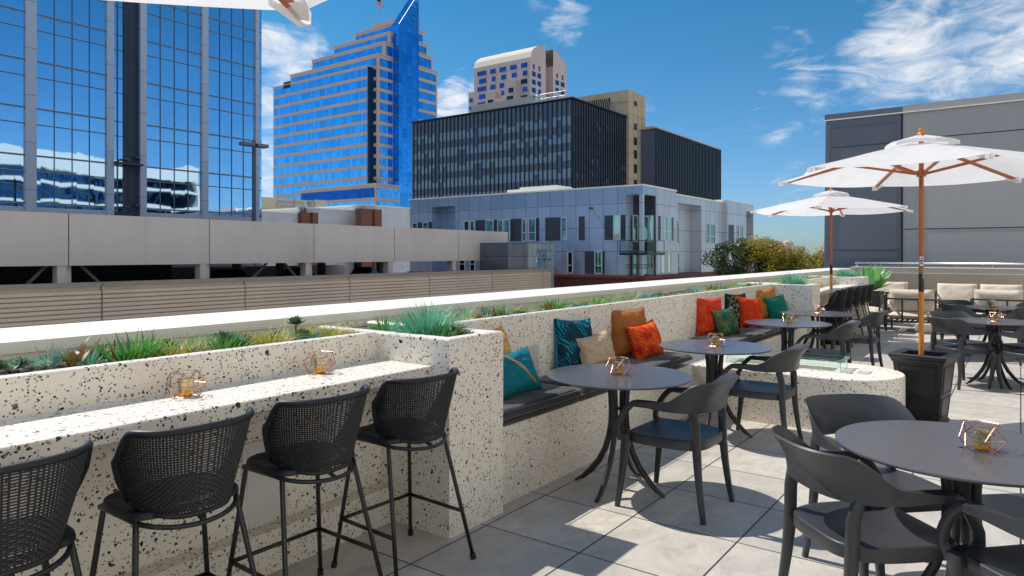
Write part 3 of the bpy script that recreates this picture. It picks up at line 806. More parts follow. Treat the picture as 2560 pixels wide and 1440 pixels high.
# ------------------------------------------------------------------ pillows
def pillow_pt(u, v, w, h, th, side, sd_):
    x, y = u*2-1, v*2-1
    ex = (1-abs(x)**2.3); ey = (1-abs(y)**2.3)
    k = max(0, ex*ey)**.44
    pinch = .13
    px = x*(w/2)*(1-pinch*(1-y*y)*abs(x)**2); py = y*(h/2)*(1-pinch*(1-x*x)*abs(y)**2)
    q = Vector((x*2.1, y*2.1, sd_))
    wr = .020*mnoise.noise(q*1.3)+.012*mnoise.noise(q*3.1)+.005*mnoise.noise(q*7)
    rad = math.hypot(x, y)
    cr = .006*math.sin(math.atan2(y, x)*9+sd_)*smooth01((rad-.55)/.6)
    return Vector((px, py, side*(th/2*k + (wr+cr)*k)))
def pillow_basis(loc, yaw, tilt, roll):
    # local x = width, y = height, z = front normal; front looks to -Y when yaw = 0
    M = Matrix.Translation(loc) @ Matrix.Rotation(yaw, 4, 'Z') @ Matrix.Rotation(R(90)-tilt, 4, 'X') @ Matrix.Rotation(roll, 4, 'Z')
    return M
def pillow(loc, w, h, th, yaw, tilt, roll, mat_, label, seed, backmat=None):
    b = MB(); n = 34
    b.grid(lambda u, v: pillow_pt(u, v, w, h, th, 1, seed), n, n)
    if backmat: b.cur = 1
    b.grid(lambda u, v: pillow_pt(1-u, v, w, h, th, -1, seed+5), n, n)
    o = b.build('pillow', [mat_, backmat] if backmat else mat_, None, smooth=True)
    o.matrix_world = pillow_basis(loc, yaw, tilt, roll)
    tag(o, label, 'pillow', 'colourful throw pillows on the benches')
    s = MB(); per = [(i/n, 0) for i in range(n)]+[(1, i/n) for i in range(n)]+[(1-i/n, 1) for i in range(n)]+[(0, 1-i/n) for i in range(n)]
    pts = [pillow_pt(u, v, w, h, th, 1, seed) for u, v in per]; pts.append(pts[0])
    s.tube(pts, .0035, 6, up=(0,0,1), cap=False); s.build('seam', backmat or mat_, o, smooth=True)
    return o
def velvet(name, c, c2=None, pattern=None, sc_=9, thr=.5):
    t = NT(name); o = t.obj()
    nz = t.noise(o, 9, 4, .6)
    base = t.mix(nz.outputs['Fac'], mul3(c, .75), mul3(c, 1.25))
    if pattern == 'leaf':
        d = t.n('ShaderNodeVectorMath', operation='MULTIPLY_ADD'); t.l(t.noise(o, 7, 2).outputs['Color'], d.inputs[0]); d.inputs[1].default_value = (.10,.10,.10); t.l(o, d.inputs[2])
        v = t.n('ShaderNodeTexVoronoi', feature='F1'); v.inputs['Scale'].default_value = sc_; t.l(d.outputs[0], v.inputs['Vector'])
        wv = t.n('ShaderNodeTexWave', wave_type='BANDS', bands_direction='DIAGONAL'); wv.inputs['Scale'].default_value = sc_*1.6; wv.inputs['Distortion'].default_value = 6; wv.inputs['Detail'].default_value = 2; t.l(d.outputs[0], wv.inputs['Vector'])
        m = t.math('GREATER_THAN', t.math('ADD', t.math('MULTIPLY', wv.outputs['Fac'], .55), t.math('MULTIPLY', v.outputs['Distance'], .9)), thr)
        base = t.mix(m, base, c2)
    elif pattern == 'boucle':
        v = t.n('ShaderNodeTexVoronoi', feature='F1'); v.inputs['Scale'].default_value = 130; t.l(o, v.inputs['Vector'])
        base = t.mix(v.outputs['Distance'], mul3(c, 1.2), mul3(c, .55))
    elif pattern == 'streak':
        s = t.noise(t.scalevec(o, 5, 40, 5, (0,0,.9)), 2, 5, .7)
        base = t.mix(t.math('GREATER_THAN', s.outputs['Fac'], .54), base, c2)
    fine = t.noise(o, 300, 2)
    b = t.bsdf(base, .75, 0, .2, t.bump(t.math('ADD', nz.outputs['Fac'], t.math('MULTIPLY', fine.outputs['Fac'], .15)), .35, .02))
    b.inputs['Sheen Weight'].default_value = .55; b.inputs['Sheen Roughness'].default_value = .35
    t.l(base, b.inputs['Sheen Tint'])
    return t.done(b)
V_GOLD = velvet('golden_streak_satin', (.62,.30,.07), (.80,.52,.22), 'streak')
V_TEAL = velvet('teal_velvet', (.004,.16,.21))
V_BLUE = velvet('blue_leaf_velvet', (.004,.035,.065), (.004,.24,.32), 'leaf', 9, .98)
V_BACK = velvet('sky_blue_linen', (.05,.26,.38))
V_BEIGE = velvet('beige_boucle', (.60,.44,.29), None, 'boucle')
V_CARA = velvet('caramel_leather', (.40,.14,.035))
V_FLAME = velvet('flame_velvet', (.62,.016,.005), (.84,.13,.014), 'leaf', 11, .75)
V_RED = velvet('red_palm_velvet', (.58,.014,.006), (.72,.07,.016), 'leaf', 12, .68)
V_LEAF = velvet('green_leaf_velvet', (.004,.10,.055), (.16,.16,.055), 'leaf', 9, .80)
V_HEX = velvet('dark_green_velvet', (.004,.028,.022))
V_ORNG = velvet('orange_velvet', (.66,.045,.006))
V_OCHRE = velvet('ochre_velvet', (.48,.20,.045))
V_EMER = velvet('emerald_velvet', (.004,.17,.11))
M_GTHREAD = simple('gold_thread', (.75,.48,.16), .3, .8, var=.1)

pillow((3.80,2.945,.80), .42,.40,.19, R(4), R(16), R(5), V_GOLD, 'golden orange streaked pillow half hidden behind the near pillar', 1.1)
tp = pillow((3.71,2.735,.722), .50,.31,.17, R(-8), R(24), R(4), V_TEAL, 'teal velvet lumbar pillow with two gold diagonal stripes', 2.3)
b = MB()
for off in (.0, .035):
    b.tube([pillow_pt(.36+.44*k/14+off*.9, .985-.97*k/14*(.9), .50,.31,.17, 1, 2.3)+Vector((0,0,.0015)) for k in range(15)], .0032, 5, up=(0,0,1))
b.build('gold_stripe', M_GTHREAD, tp, smooth=True)
pillow((4.86,2.94,.79), .44,.43,.18, R(-14), R(12), R(-4), V_BLUE, 'dark blue pillow with teal leaf pattern and light blue back', 3.2, V_BACK)
pillow((5.02,2.83,.722), .48,.30,.17, R(-6), R(18), R(4), V_BEIGE, 'small beige boucle pillow in front of the blue leaf pillow', 4.7)
pillow((5.83,2.935,.795), .44,.46,.20, R(-24), R(10), R(0), V_CARA, 'tall caramel leather pillow behind the flame pillow', 5.9)
pillow((5.86,2.78,.725), .43,.34,.19, R(-10), R(18), R(6), V_FLAME, 'flame red and orange patterned pillow leaning on caramel leather pillow', 6.4)
pillow((7.88,2.93,.795), .42,.45,.16, R(-26), R(9), R(-2), V_RED, 'red pillow with palm pattern beside the green leaf pillow', 7.3)
pillow((7.99,2.77,.725), .42,.34,.16, R(-14), R(16), R(5), V_LEAF, 'green velvet pillow with tan leaf pattern, in front of red pillow', 8.8)
hx = pillow((8.83,2.935,.80), .43,.46,.14, R(-22), R(10), R(-3), V_HEX, 'dark green pillow with gold hexagon lines', 9.1)
b = MB(); s_ = .068
def hexv(i, j): return (i*s_*1.5, j*s_*math.sqrt(3)/2)
W_, H_ = .43, .46
def onp(x, y): return pillow_pt(x/W_+.5, y/H_+.5, W_, H_, .14, 1, 9.1)+Vector((0,0,.0012))
for i in range(-4, 5):
    for j in range(-5, 6):
        cx, cy = i*s_*1.5, (j+(i % 2)*.5)*s_*math.sqrt(3)
        V6 = [(cx+s_*math.cos(R(60*k)), cy+s_*math.sin(R(60*k))) for k in range(7)]
        for k in (0,1,2):
            (xa, ya), (xb, yb) = V6[k], V6[k+1]
            if max(abs(xa),abs(xb)) < W_/2-.012 and max(abs(ya),abs(yb)) < H_/2-.012:
                b.tube([onp(xa+(xb-xa)*q/4, ya+(yb-ya)*q/4) for q in range(5)], .0016, 4, up=(0,0,1))
        if abs(cx) < W_/2-.02 and abs(cy) < H_/2-.02:
            for k in (0,2,4):
                xb, yb = V6[k]
                if abs(xb) < W_/2-.012 and abs(yb) < H_/2-.012: b.tube([onp(cx+(xb-cx)*q/4, cy+(yb-cy)*q/4) for q in range(5)], .0016, 4, up=(0,0,1))
b.build('gold_hexagon_lines', M_GTHREAD, hx)
pillow((8.98,2.80,.775), .44,.40,.17, R(-22), R(14), R(-6), V_ORNG, 'plain orange velvet pillow beside the hexagon pillow', 10.2)
pillow((10.12,2.935,.81), .46,.46,.14, R(-30), R(9), R(5), V_OCHRE, 'ochre velvet pillow in the corner by the second pillar', 11.5)
pillow((10.22,2.80,.745), .46,.38,.15, R(-20), R(15), R(7), V_EMER, 'plain emerald velvet pillow in front of the ochre pillow', 12.6)

# ------------------------------------------------------------------ umbrellas and their boxes
M_CANVAS = cloth('white_canvas', (.90,.89,.885), .45, .85, .1, .12, 5)
def wood(name, c1, c2):
    t = NT(name); o = t.obj(); n = t.noise(t.scalevec(o, 14, 14, 1.2), 3, 6, .6, 1.2)
    return t.done(t.bsdf(t.mix(n.outputs['Fac'], c1, c2), .38, 0, .5))
M_WOOD = wood('canopy_shade_wood', (.34,.080,.014), (.48,.130,.026))  # darker copy: canopy shade put into the wood colour
M_WOOD2 = wood('sunlit_pole_wood', (.54,.17,.018), (.66,.25,.035))  # brighter copy of the same wood, sunlight put into its colour
def make_umbrella(label, phase, rim=1.33, zr=2.26, za=2.545):
    t = thing('market_umbrella', label, 'umbrella', (0,0,0), 0, 'white canvas market umbrellas')
    dirs = [R(phase+60*k) for k in range(6)]
    def ribp(a, r): return Vector((r*math.cos(a), r*math.sin(a), za+(zr-za)*(r/rim)**1.05))
    def sheet(k, r0, r1, lift=0, bell=.0):
        a, a2 = dirs[k], dirs[(k+1) % 6]
        def fn(u, v):
            r = r0+(r1-r0)*v
            p = ribp(a, r).lerp(ribp(a2, r), u); w_ = 4*u*(1-u)
            p.z += lift - .045*w_*(r/rim)**1.6*(1-.25*v) + bell*w_
            p.z += .004*mnoise.noise(p*5)
            p *= 1; inn = 1-.03*w_*v; p.x *= inn; p.y *= inn
            return p
        return fn
    b = MB()
    for k in range(6): b.grid(sheet(k, .17, rim), 12, 14)
    for k in range(6):       # corner pockets and hem
        a = dirs[k]; tip = ribp(a, rim); d = Vector((math.cos(a), math.sin(a), 0)); s_ = Vector((-math.sin(a), math.cos(a), 0))
        b.quad(tip+s_*.055-d*.10+Vector((0,0,-.012)), tip-s_*.055-d*.10+Vector((0,0,-.012)), tip-s_*.02+d*.012+Vector((0,0,-.045)), tip+s_*.02+d*.012+Vector((0,0,-.045)))
        b.quad(tip+s_*.055-d*.10+Vector((0,0,.010)), tip+s_*.02+d*.012+Vector((0,0,-.005)), tip+s_*.02+d*.012+Vector((0,0,-.045)), tip+s_*.055-d*.10+Vector((0,0,-.012)))
        b.quad(tip-s_*.055-d*.10+Vector((0,0,.010)), tip-s_*.055-d*.10+Vector((0,0,-.012)), tip-s_*.02+d*.012+Vector((0,0,-.045)), tip-s_*.02+d*.012+Vector((0,0,-.005)))
        b.quad(tip-s_*.02+d*.012+Vector((0,0,-.005)), tip-s_*.02+d*.012+Vector((0,0,-.045)), tip+s_*.02+d*.012+Vector((0,0,-.045)), tip+s_*.02+d*.012+Vector((0,0,-.005)))
    cp = b.build('canopy', M_CANVAS, t, smooth=50)
    b = MB()
    for k in range(6): b.grid(sheet(k, .02, .30, .045, .022), 10, 6)
    for k in range(6):
        f = sheet(k, .02, .30, .045, .022); g = lambda u, v, f=f: f(u, 1)+Vector((0,0,-.035*v))
        b.grid(g, 10, 1)
    b.build('vent', M_CANVAS, cp, smooth=50)
    for a in dirs:
        p0, p1 = ribp(a, .05)-Vector((0,0,.022)), ribp(a, rim-.015)-Vector((0,0,.022))
        b = MB(); b.sweep([p0, p1], (.0095,.013), n=4); r_ = b.build('rib', M_WOOD, t)
        m = ribp(a, .62)-Vector((0,0,.03)); q = Vector((math.cos(a)*.045, math.sin(a)*.045, 2.255))
        b = MB(); b.sweep([q, m], (.008,.011), n=4); b.build('strut', M_WOOD, r_)
    b = MB(); b.lathe([(.021,2.225),(.040,2.228),(.040,2.245),(.046,2.25),(.046,2.275),(.030,2.285),(.021,2.29)], n=20); b.build('runner_hub', M_WOOD, t, smooth=40)
    b = MB(); b.lathe([(.021,2.46),(.045,2.47),(.045,2.52),(.02,2.53)], n=20); b.build('top_hub', M_WOOD, t, smooth=40)
    b = MB(); b.tube([(0,0,.30),(0,0,1.18)], .0225, 16); b.cur = 1; b.tube([(0,0,1.18),(0,0,2.56)], .0205, 16); b.build('pole', [M_WOOD2, M_WOOD], t, smooth=60)  # lower pole in the sunlit tone, upper in the canopy-shade tone
    b = MB(); b.tube([(0,0,1.18),(0,0,1.345)], .0232, 16); b.build('joint_sleeve', M_BLACK, t, smooth=60)
    b = MB(); b.lathe([(.0,2.56),(.03,2.585),(.034,2.60),(.036,2.612),(.028,2.625),(.018,2.633),(.020,2.645),(.022,2.655),(.016,2.668),(.0,2.672)], n=18); b.build('finial', M_WOOD2, t, smooth=50)
    b = MB(); b.tube([(-.035,.0,2.24),(-.038,0,2.19),(-.03,0,2.14),(-.022,0,2.115)], .0035, 6); b.build('chain', M_BLACK, t)
    return t
um = make_umbrella('large white canvas umbrella in the black box right of the fire table', 26, 1.27); um.location = (7.29,.73,0)
def sleeve(bm, z0, z1, a0, a1, r): bm.lathe([(r, z0),(r, z1)], n=8, a0=R(a0), a1=R(a1))
b = MB(); sleeve(b, 1.415, 1.50, 150, 235, .0216); s_ = b.build('sticker', simple('white_sticker', (.75,.75,.74), .4), um)
b = MB(); sleeve(b, 1.43, 1.447, 170, 215, .0219); sleeve(b, 1.455, 1.47, 160, 225, .0219); sleeve(b, 1.478, 1.49, 185, 220, .0219); b.build('sticker_print', M_BLACK, s_)
b = MB(); sleeve(b, 1.30, 1.40, 210, 250, .0237); b.build('tag_strip', simple('olive_tape', (.33,.30,.15), .5), um)
u2 = make_umbrella('smaller looking white umbrella farther away beside the far bar', 3); u2.location = (12.72,2.60,0); u2.rotation_euler = (0,0,0)
u3 = make_umbrella('white umbrella overhead, only one corner showing at the top left', 21.6); u3.location = (.106,1.292,.014)

M_BOX = simple('black_resin_planter', (.009,.009,.011), .42, spec=.5, var=.2, scale=5)
def make_box(label):
    t = thing('umbrella_planter_box', label, 'planter box', (0,0,0), 0, 'black panelled planter boxes holding umbrellas')
    top, bot, H = .205, .150, .59
    def hw(z): return bot+(top-bot)*z/H
    b = MB()
    def ring(h, z): return [(-h,-h,z),(h,-h,z),(h,h,z),(-h,h,z)]
    L = [(hw(0)+.012,0),(hw(.03)+.012,.03),(hw(.035),.036),(hw(H-.04),H-.04),(hw(H)+.006,H-.036),(hw(H)+.010,H-.015),(hw(H)+.020,H-.004),(hw(H)+.026,H+.014),(hw(H)+.026,H+.028),(hw(H)+.020,H+.034),(hw(H)-.038,H+.034),(hw(H)-.045,H+.028),(hw(H)-.045,H-.06)]
    for (h0, z0), (h1, z1) in zip(L, L[1:]):
        A, B = ring(h0, z0), ring(h1, z1)
        for i in range(4): b.quad(A[i], A[(i+1)%4], B[(i+1)%4], B[i])
    b.build('body', M_BOX, t)
    for k in range(4):
        M = Matrix.Rotation(k*PI/2, 4, 'Z')
        for (z0, z1) in ((.065,.245),(.285,.525)):
            b = MB()
            def P(xf, z, d): return Vector((xf*(hw(z)-.045), -(hw(z)+d), z))
            fr = [(-1,z0),(1,z0),(1,z1),(-1,z1)]
            pts = [P(x, z, .006) for x, z in fr]
            for i in range(4): b.sweep([P(fr[i][0], fr[i][1], .002), P(fr[(i+1)%4][0], fr[(i+1)%4][1], .002)], (.006,.006), up=(0,-1,0), n=6)
            b.quad(P(-.93, z0+.012, .003), P(.93, z0+.012, .003), P(.93, z1-.012, .003), P(-.93, z1-.012, .003))
            b.xf(M); b.build('raised_panel', M_BOX, t)
    b = MB(); h = hw(H)-.045; b.grid(lambda u, v: (-h+2*h*u, -h+2*h*v, H-.045+.012*mnoise.noise(Vector((u*6, v*6, 2)))), 14, 14); b.build('gravel_fill', simple('dark_gravel', (.05,.045,.04), .9, var=.6, scale=90, bump=.9), t)
    return t
bx = make_box('black panelled planter box of the large umbrella by the fire table'); bx.location = (7.31,.71,0); bx.rotation_euler = (0,0,R(-9))
dup(bx, (12.72,2.60,0), R(4), 'black panelled planter box of the far umbrella beside the far bar')
dup(bx, (.114,1.28,0), R(10), 'black planter box of the overhead umbrella, left of the camera')

# ------------------------------------------------------------------ lounge seats
def soft_box(bm, x0, x1, y0, y1, z0, z1, seed, puff=.5, n=16):
    cx, cy, cz = (x0+x1)/2, (y0+y1)/2, (z0+z1)/2; hx, hy, hz = (x1-x0)/2, (y1-y0)/2, (z1-z0)/2
    th = min(hx, hy, hz); ax = [hx, hy, hz].index(th)
    dims = [d for i, d in enumerate((hx, hy, hz)) if i != ax]
    for sg in (1, -1):
        def fn(u, v):
            a, c = u*2-1, v*2-1
            k = max(0, (1-abs(a)**7)*(1-abs(c)**7))**.45
            p = Vector((a*2, c*2, seed)); wv = .012*mnoise.noise(p)+.008*mnoise.noise(p*2.7)
            h = sg*th*(.55+.45*(1-a*a*.6)*(1-c*c*.6))*k + sg*wv*k
            cr = 1-.03*(1-a*a)*abs(c)**3
            q = [a*dims[0], c*dims[1]*cr]; q.insert(ax, h)
            return (cx+q[0], cy+q[1], cz+q[2])
        if (sg > 0) == (ax != 1): bm.grid(fn, n, n)
        else: bm.grid(lambda u, v: fn(1-u, v), n, n)
def make_sofa(label, W, group='cream cushioned lounge seats'):
    """faces +Y, width along x"""
    t = thing('lounge_seat', label, 'lounge seat', (0,0,0), 0, group)
    h = W/2; D0, D1 = -.40, .36; r = .016
    b = MB()
    for z in (.20,):
        b.obox((-h,D0,z),(h,D0,z),.03,.04); b.obox((-h,D1,z),(h,D1,z),.03,.04); b.obox((-h,D0+.02,z),(-h,D1-.02,z),.03,.04); b.obox((h,D0+.02,z),(h,D1-.02,z),.03,.04)
    b.obox((-h,D0,.64),(h,D0,.64),.03,.03)
    for s in (-1,1): b.obox((s*h,D0+.02,.62),(s*h,D1+.02,.62),.04,.025)
    for x in [-h+.0+(2*h)*k/3 for k in (1,2)]: b.obox((x,D0,.22),(x,D0,.625),.03,.02)
    b.build('frame', M_FRAME, t)
    for s in (-1,1):
        for y in (D0, D1):
            b = MB(); b.obox((s*h,y,0),(s*h,y,.61),.032,.032,up=(0,1,0)); b.build('leg', M_FRAME, t)
    b = MB()
    for k in range(int(W/.09)): b.box(-h+.05+k*.09, -h+.09+k*.09, D0+.03, D1-.03, .205, .215)
    b.build('slat_base', M_FRAME, t)
    b = MB(); soft_box(b, -h+.03, h-.03, D0+.04, D1+.02, .225, .40, W); b.build('seat_cushion', M_CREAM_CLOTH, t, smooth=True)
    k = max(1, round(W/.75)); w_ = (W-.08)/k
    for i in range(k):
        b = MB(); soft_box(b, -w_/2, w_/2, -.10, .10, -.22, .24, W+i); o = b.build('back_cushion', M_CREAM_CLOTH, t, smooth=True)
        o.location = (-h+.04+w_*(i+.5), D0+.17, .60); o.rotation_euler = (R(14),0,0)
    return t
sf = make_sofa('cream lounge seat seen from behind, left of the umbrella pole', .84); sf.location = (15.85,1.73,0); sf.rotation_euler = (0,0,R(-90))
s2 = make_sofa('cream lounge seat against the end wall, behind the umbrella pole', .86); s2.location = (19.2,2.62,0); s2.rotation_euler = (0,0,R(90))
dup(s2, (18.9,1.20,0), R(90), 'cream lounge seat facing the terrace between two dark armrests')
dup(s2, (18.9,.36,0), R(90), 'cream lounge seat facing the terrace at the right edge')
dup(s2, (16.6,.35,0), R(-90), 'cream lounge seat seen from behind at the right edge')
def make_lchair(label):
    t = thing('open_frame_armchair', label, 'lounge chair', (0,0,0), 0, 'dark open frame lounge chairs beside the agave')
    h = .33
    for s in (-1,1):
        for y in (-.33,.33):
            b = MB(); b.obox((s*h,y,0),(s*h,y,.655),.032,.03,up=(0,1,0)); b.build('leg', M_FRAME, t)
    b = MB()
    for s in (-1,1): b.obox((s*h,-.345,.668),(s*h,.345,.668),.04,.022)
    b.obox((-h,-.33,.655),(h,-.33,.655),.03,.03); b.build('arm_frame', M_FRAME, t); b = MB()
    b.obox((-h,-.33,.26),(h,-.33,.26),.03,.03); b.obox((-h,.33,.26),(h,.33,.26),.03,.03)
    for s in (-1,1): b.obox((s*h,-.32,.26),(s*h,.32,.26),.03,.03)
    for k in range(7): b.box(-.29+k*.09, -.25+k*.09, -.32, .32, .262, .27)
    b.build('seat_frame', M_FRAME, t)
    b = MB(); soft_box(b, -.31,.31,-.31,.33,.275,.435, 3.3); b.build('seat_cushion', M_CREAM_CLOTH, t, smooth=True)
    return t
lc = make_lchair('dark framed lounge chair with cream seat beside the farthest pillar'); lc.location = (15.95,2.62,0); lc.rotation_euler = (0,0,R(90))
dup(lc, (17.15,2.66,0), R(90), 'dark framed lounge chair with cream seat in front of the agave')
M_BEIGEC = concrete('beige_cast_stone', (.50,.44,.34), (.56,.50,.40), False, 6)
b = MB(); b.rbox(-.28,.28,-.28,.28,.05,.19,.012); b.box(-.22,.22,-.22,.22,0,.05); o = b.build('coffee_table', M_BEIGEC, None, smooth=30); o.location = (15.5,1.5-.15,0)
tag(o, 'low beige cast stone coffee table behind the umbrella pole', 'coffee table')
b = MB(); b.rbox(-.2,.2,-.2,.2,0,.42,.02); o = b.build('stone_side_table', M_BEIGEC, None, smooth=30); o.location = (18.2,3.2,0); tag(o, 'beige cast stone cube table beside the farthest pillar', 'side table')
# ------------------------------------------------------------------ plants
L_YEL = leafmat('yellow_green_blades', (.62,.54,.10), (.36,.40,.07), trans=.3)
L_GRN = leafmat('bright_green_blades', (.06,.34,.07), (.20,.46,.08), trans=.25)
L_BLU = leafmat('blue_green_blades', (.09,.44,.24), (.28,.66,.48), trans=.2)
L_ROS = leafmat('pale_rosette_leaves', (.40,.62,.44), (.24,.52,.38), trans=.15)
L_TEAL = leafmat('teal_rosette_leaves', (.14,.50,.44), (.07,.34,.34), trans=.15)
L_DRK = leafmat('dark_olive_leaves', (.08,.17,.09), (.13,.20,.09), trans=.15)
L_BRN = leafmat('bronze_leaves', (.26,.14,.05), (.20,.26,.06), trans=.2)
L_SIL = leafmat('silvery_leaves', (.44,.54,.48), (.28,.38,.34), trans=.15)
L_AGA = leafmat('agave_leaves', (.22,.55,.14), (.36,.68,.28), trans=.2, rough=.5)
rng = random.Random(11)
def blade(bm, root, az, lean, L, wd, curve=.6, seg=6, fold=.25, tipw=.05, bulge=.0):
    """a tapering leaf: starts near vertical, bends outwards"""
    d = Vector((math.cos(az), math.sin(az), 0)); s = Vector((-d.y, d.x, 0))
    p = Vector(root); ang = lean; n0 = len(bm.v); st = L/seg
    for i in range(seg+1):
        k = i/seg
        wv = wd*((1-k)**.8*(1-bulge)+bulge*math.sin(PI*min(1, k*1.08+.12))**.8)+wd*tipw*(1-k)
        t_ = d*math.sin(ang)+Vector((0,0,math.cos(ang))); nrm = t_.cross(s)
        bm.v += [tuple(p-s*wv+nrm*wv*fold*-1), tuple(p), tuple(p+s*wv+nrm*wv*fold*-1)]
        p = p+t_*st; ang += curve/seg
    for i in range(seg):
        a = n0+i*3
        bm.face((a, a+1, a+4, a+3)); bm.face((a+1, a+2, a+5, a+4))
def tuft(n, R0, L, wd, lean=(.1,1.1), curve=(.2,1.0), seed=0, seg=6, fold=.25, bulge=.0):
    g = random.Random(seed); b = MB()
    for i in range(n):
        a = g.uniform(0, 2*PI); r = R0*math.sqrt(g.random()); k = r/R0
        ln = lean[0]+(lean[1]-lean[0])*k*g.uniform(.6, 1.2)
        blade(b, (r*math.cos(a), r*math.sin(a), -.01), a+g.uniform(-.6,.6), ln, L*g.uniform(.6,1.1)*(1-.15*k), wd*g.uniform(.7,1.2), g.uniform(*curve), seg, fold, bulge=bulge)
    return b
def rosette(n, Rr, seed=0, up=.5, wk=.32, layers=5):
    b = MB(); g = random.Random(seed)
    for i in range(n):
        k = i/n; a = i*2.39996+g.uniform(-.1,.1); lean = 1.35*(1-k)*(1.15-up*.3)+.10
        blade(b, (.012*math.cos(a), .012*math.sin(a), .01+.02*k), a, lean, Rr*(1-.55*k)*g.uniform(.9,1.1), Rr*wk*(1-.4*k), -.55*(1-k*.5), 5, -.35, .35, .75)
    return b
def leafy(n, h, L, wd, seed=0):
    b = MB(); g = random.Random(seed)
    for i in range(n):
        a = g.uniform(0,2*PI); r = .05*g.random(); z = h*g.random()
        blade(b, (r*math.cos(a), r*math.sin(a), z), a, g.uniform(.4,1.3), L*g.uniform(.6,1.1), wd*g.uniform(.7,1.1), g.uniform(.1,.9), 5, .2, .1, .7)
    b.tube([(0,0,-.02),(0,0,h)], .006, 6)
    return b
def cluster(n, Rr, seed):
    g = random.Random(seed); b = MB()
    for i in range(n):
        m = rosette(12, Rr*g.uniform(.35,.6), seed+i, .5); o = Vector((g.uniform(-1,1)*Rr, g.uniform(-.6,.6)*Rr, g.uniform(0,.02)))
        k0 = len(b.v); b.v += [tuple(Vector(v)+o) for v in m.v]
        for f in m.f: b.f.append(tuple(q+k0 for q in f)); b.m.append(0)
    return b
PROTO = {
 'yellow_tuft': [tuft(190, .085, .19, .0022, (.25,1.25), (.5,1.5), s) for s in (1,2)],
 'green_aloe': [tuft(54, .075, .165, .0075, (.15,.85), (.1,.6), s, 6, .5, .25) for s in (3,4)],
 'blue_tuft': [tuft(460, .095, .245, .0044, (.05,1.05), (.10,.7), s, 6, .4, .2) for s in (5,)],
 'blue_spike': [tuft(60, .06, .16, .0045, (.15,.9), (.1,.6), s, 5, .4, .2) for s in (6,)],
 'pale_rosette': [cluster(5, .085, 21)], 'teal_rosette': [rosette(26, .085, 22), cluster(4, .08, 23)],
 'dark_rosette': [cluster(6, .09, 24)], 'bronze_plant': [leafy(12, .05, .10, .018, 25)], 'silver_spike': [tuft(46, .03, .12, .006, (.0,1.5), (.0,.3), 26, 4, .3, .3)],
 'stem_rosette': [None], 'dark_cover': [leafy(70, .05, .06, .006, 27)],
}
m = rosette(18, .06, 31); m.xf(Matrix.Translation((0,0,.075))); m.tube([(0,0,-.02),(.004,0,.04),(0,0,.085)], .005, 6); PROTO['stem_rosette'] = [m]
MATS = {'yellow_tuft': L_YEL, 'green_aloe': L_GRN, 'blue_tuft': L_BLU, 'blue_spike': L_BLU, 'pale_rosette': L_ROS, 'teal_rosette': L_TEAL, 'dark_rosette': L_DRK, 'bronze_plant': L_BRN, 'silver_spike': L_SIL, 'stem_rosette': L_DRK, 'dark_cover': L_BRN}
WORDS = {'yellow_tuft': 'yellow-green grassy tuft', 'green_aloe': 'bright green spiky succulent', 'blue_tuft': 'bushy blue-green spiky plant', 'blue_spike': 'small blue-green spiky tuft', 'pale_rosette': 'pale green rosette cluster',
         'teal_rosette': 'teal rosette succulent', 'dark_rosette': 'dark olive rosette cluster', 'bronze_plant': 'bronze and green leafy succulent', 'silver_spike': 'silvery spiky succulent', 'stem_rosette': 'dark rosette on a tall stem', 'dark_cover': 'brown creeping succulent'}
NM = {'yellow_tuft': 'grass_tuft', 'green_aloe': 'aloe_plant', 'blue_tuft': 'spiky_plant', 'blue_spike': 'spiky_plant'}
MESHES = {k: [p.mesh(NM.get(k, 'succulent'), MATS[k], True) for p in v] for k, v in PROTO.items()}
seen = {}
def nth(i): return ['first','second','third','fourth','fifth','sixth','seventh','eighth','ninth','tenth','eleventh','twelfth','thirteenth','fourteenth','fifteenth','sixteenth','seventeenth','eighteenth'][i]
def plant(kind, x, y, z=1.035, sc_=1.0, where='', lab=None, group='succulents in the terrazzo planters'):
    me = MESHES[kind][rng.randrange(len(MESHES[kind]))]
    o = bpy.data.objects.new(NM.get(kind, 'succulent'), me); COL.objects.link(o)
    o.location = (x, y, z); sc_ *= 1.12; o.scale = (sc_,)*3; o.rotation_euler = (0,0,rng.uniform(0,6.28))
    tag(o, lab, 'succulent', group)
    if not lab: seen.setdefault((kind, where), []).append(o)
    return o
W1 = 'behind the near bar'
for k, x, y, s in (('pale_rosette',1.13,3.30,.95),('silver_spike',1.23,3.37,1.15),('teal_rosette',1.27,3.43,.8),('bronze_plant',1.30,3.30,1.0),('dark_rosette',.95,3.3,.9),
    ('bronze_plant',1.50,3.36,.6),('green_aloe',1.55,3.32,1.05),('green_aloe',1.63,3.38,.9),('yellow_tuft',1.72,3.28,1.0),('yellow_tuft',1.84,3.34,.8),('blue_spike',1.90,3.40,.8),('green_aloe',1.97,3.24,.85),('dark_rosette',2.08,3.25,1.0),('teal_rosette',2.12,3.36,.7),
    ('dark_rosette',2.17,3.44,1.0),('yellow_tuft',2.22,3.26,1.05),('yellow_tuft',2.32,3.30,.9),('stem_rosette',2.42,3.28,1.0),('teal_rosette',2.38,3.18,.7),('teal_rosette',2.50,3.22,.75),('dark_rosette',2.55,3.30,.8),('yellow_tuft',2.66,3.26,.95),('yellow_tuft',2.73,3.34,.8),
    ('pale_rosette',.55,3.3,1.0),('yellow_tuft',.3,3.3,1.0)):
    plant(k, x, y, 1.03, s, W1)
for i in range(16):
    plant(('yellow_tuft','dark_rosette','pale_rosette','yellow_tuft','blue_spike','dark_cover')[i % 6], .95+i*.112, 3.42+rng.uniform(-.06,.1), 1.03, rng.uniform(.6,.85), W1)
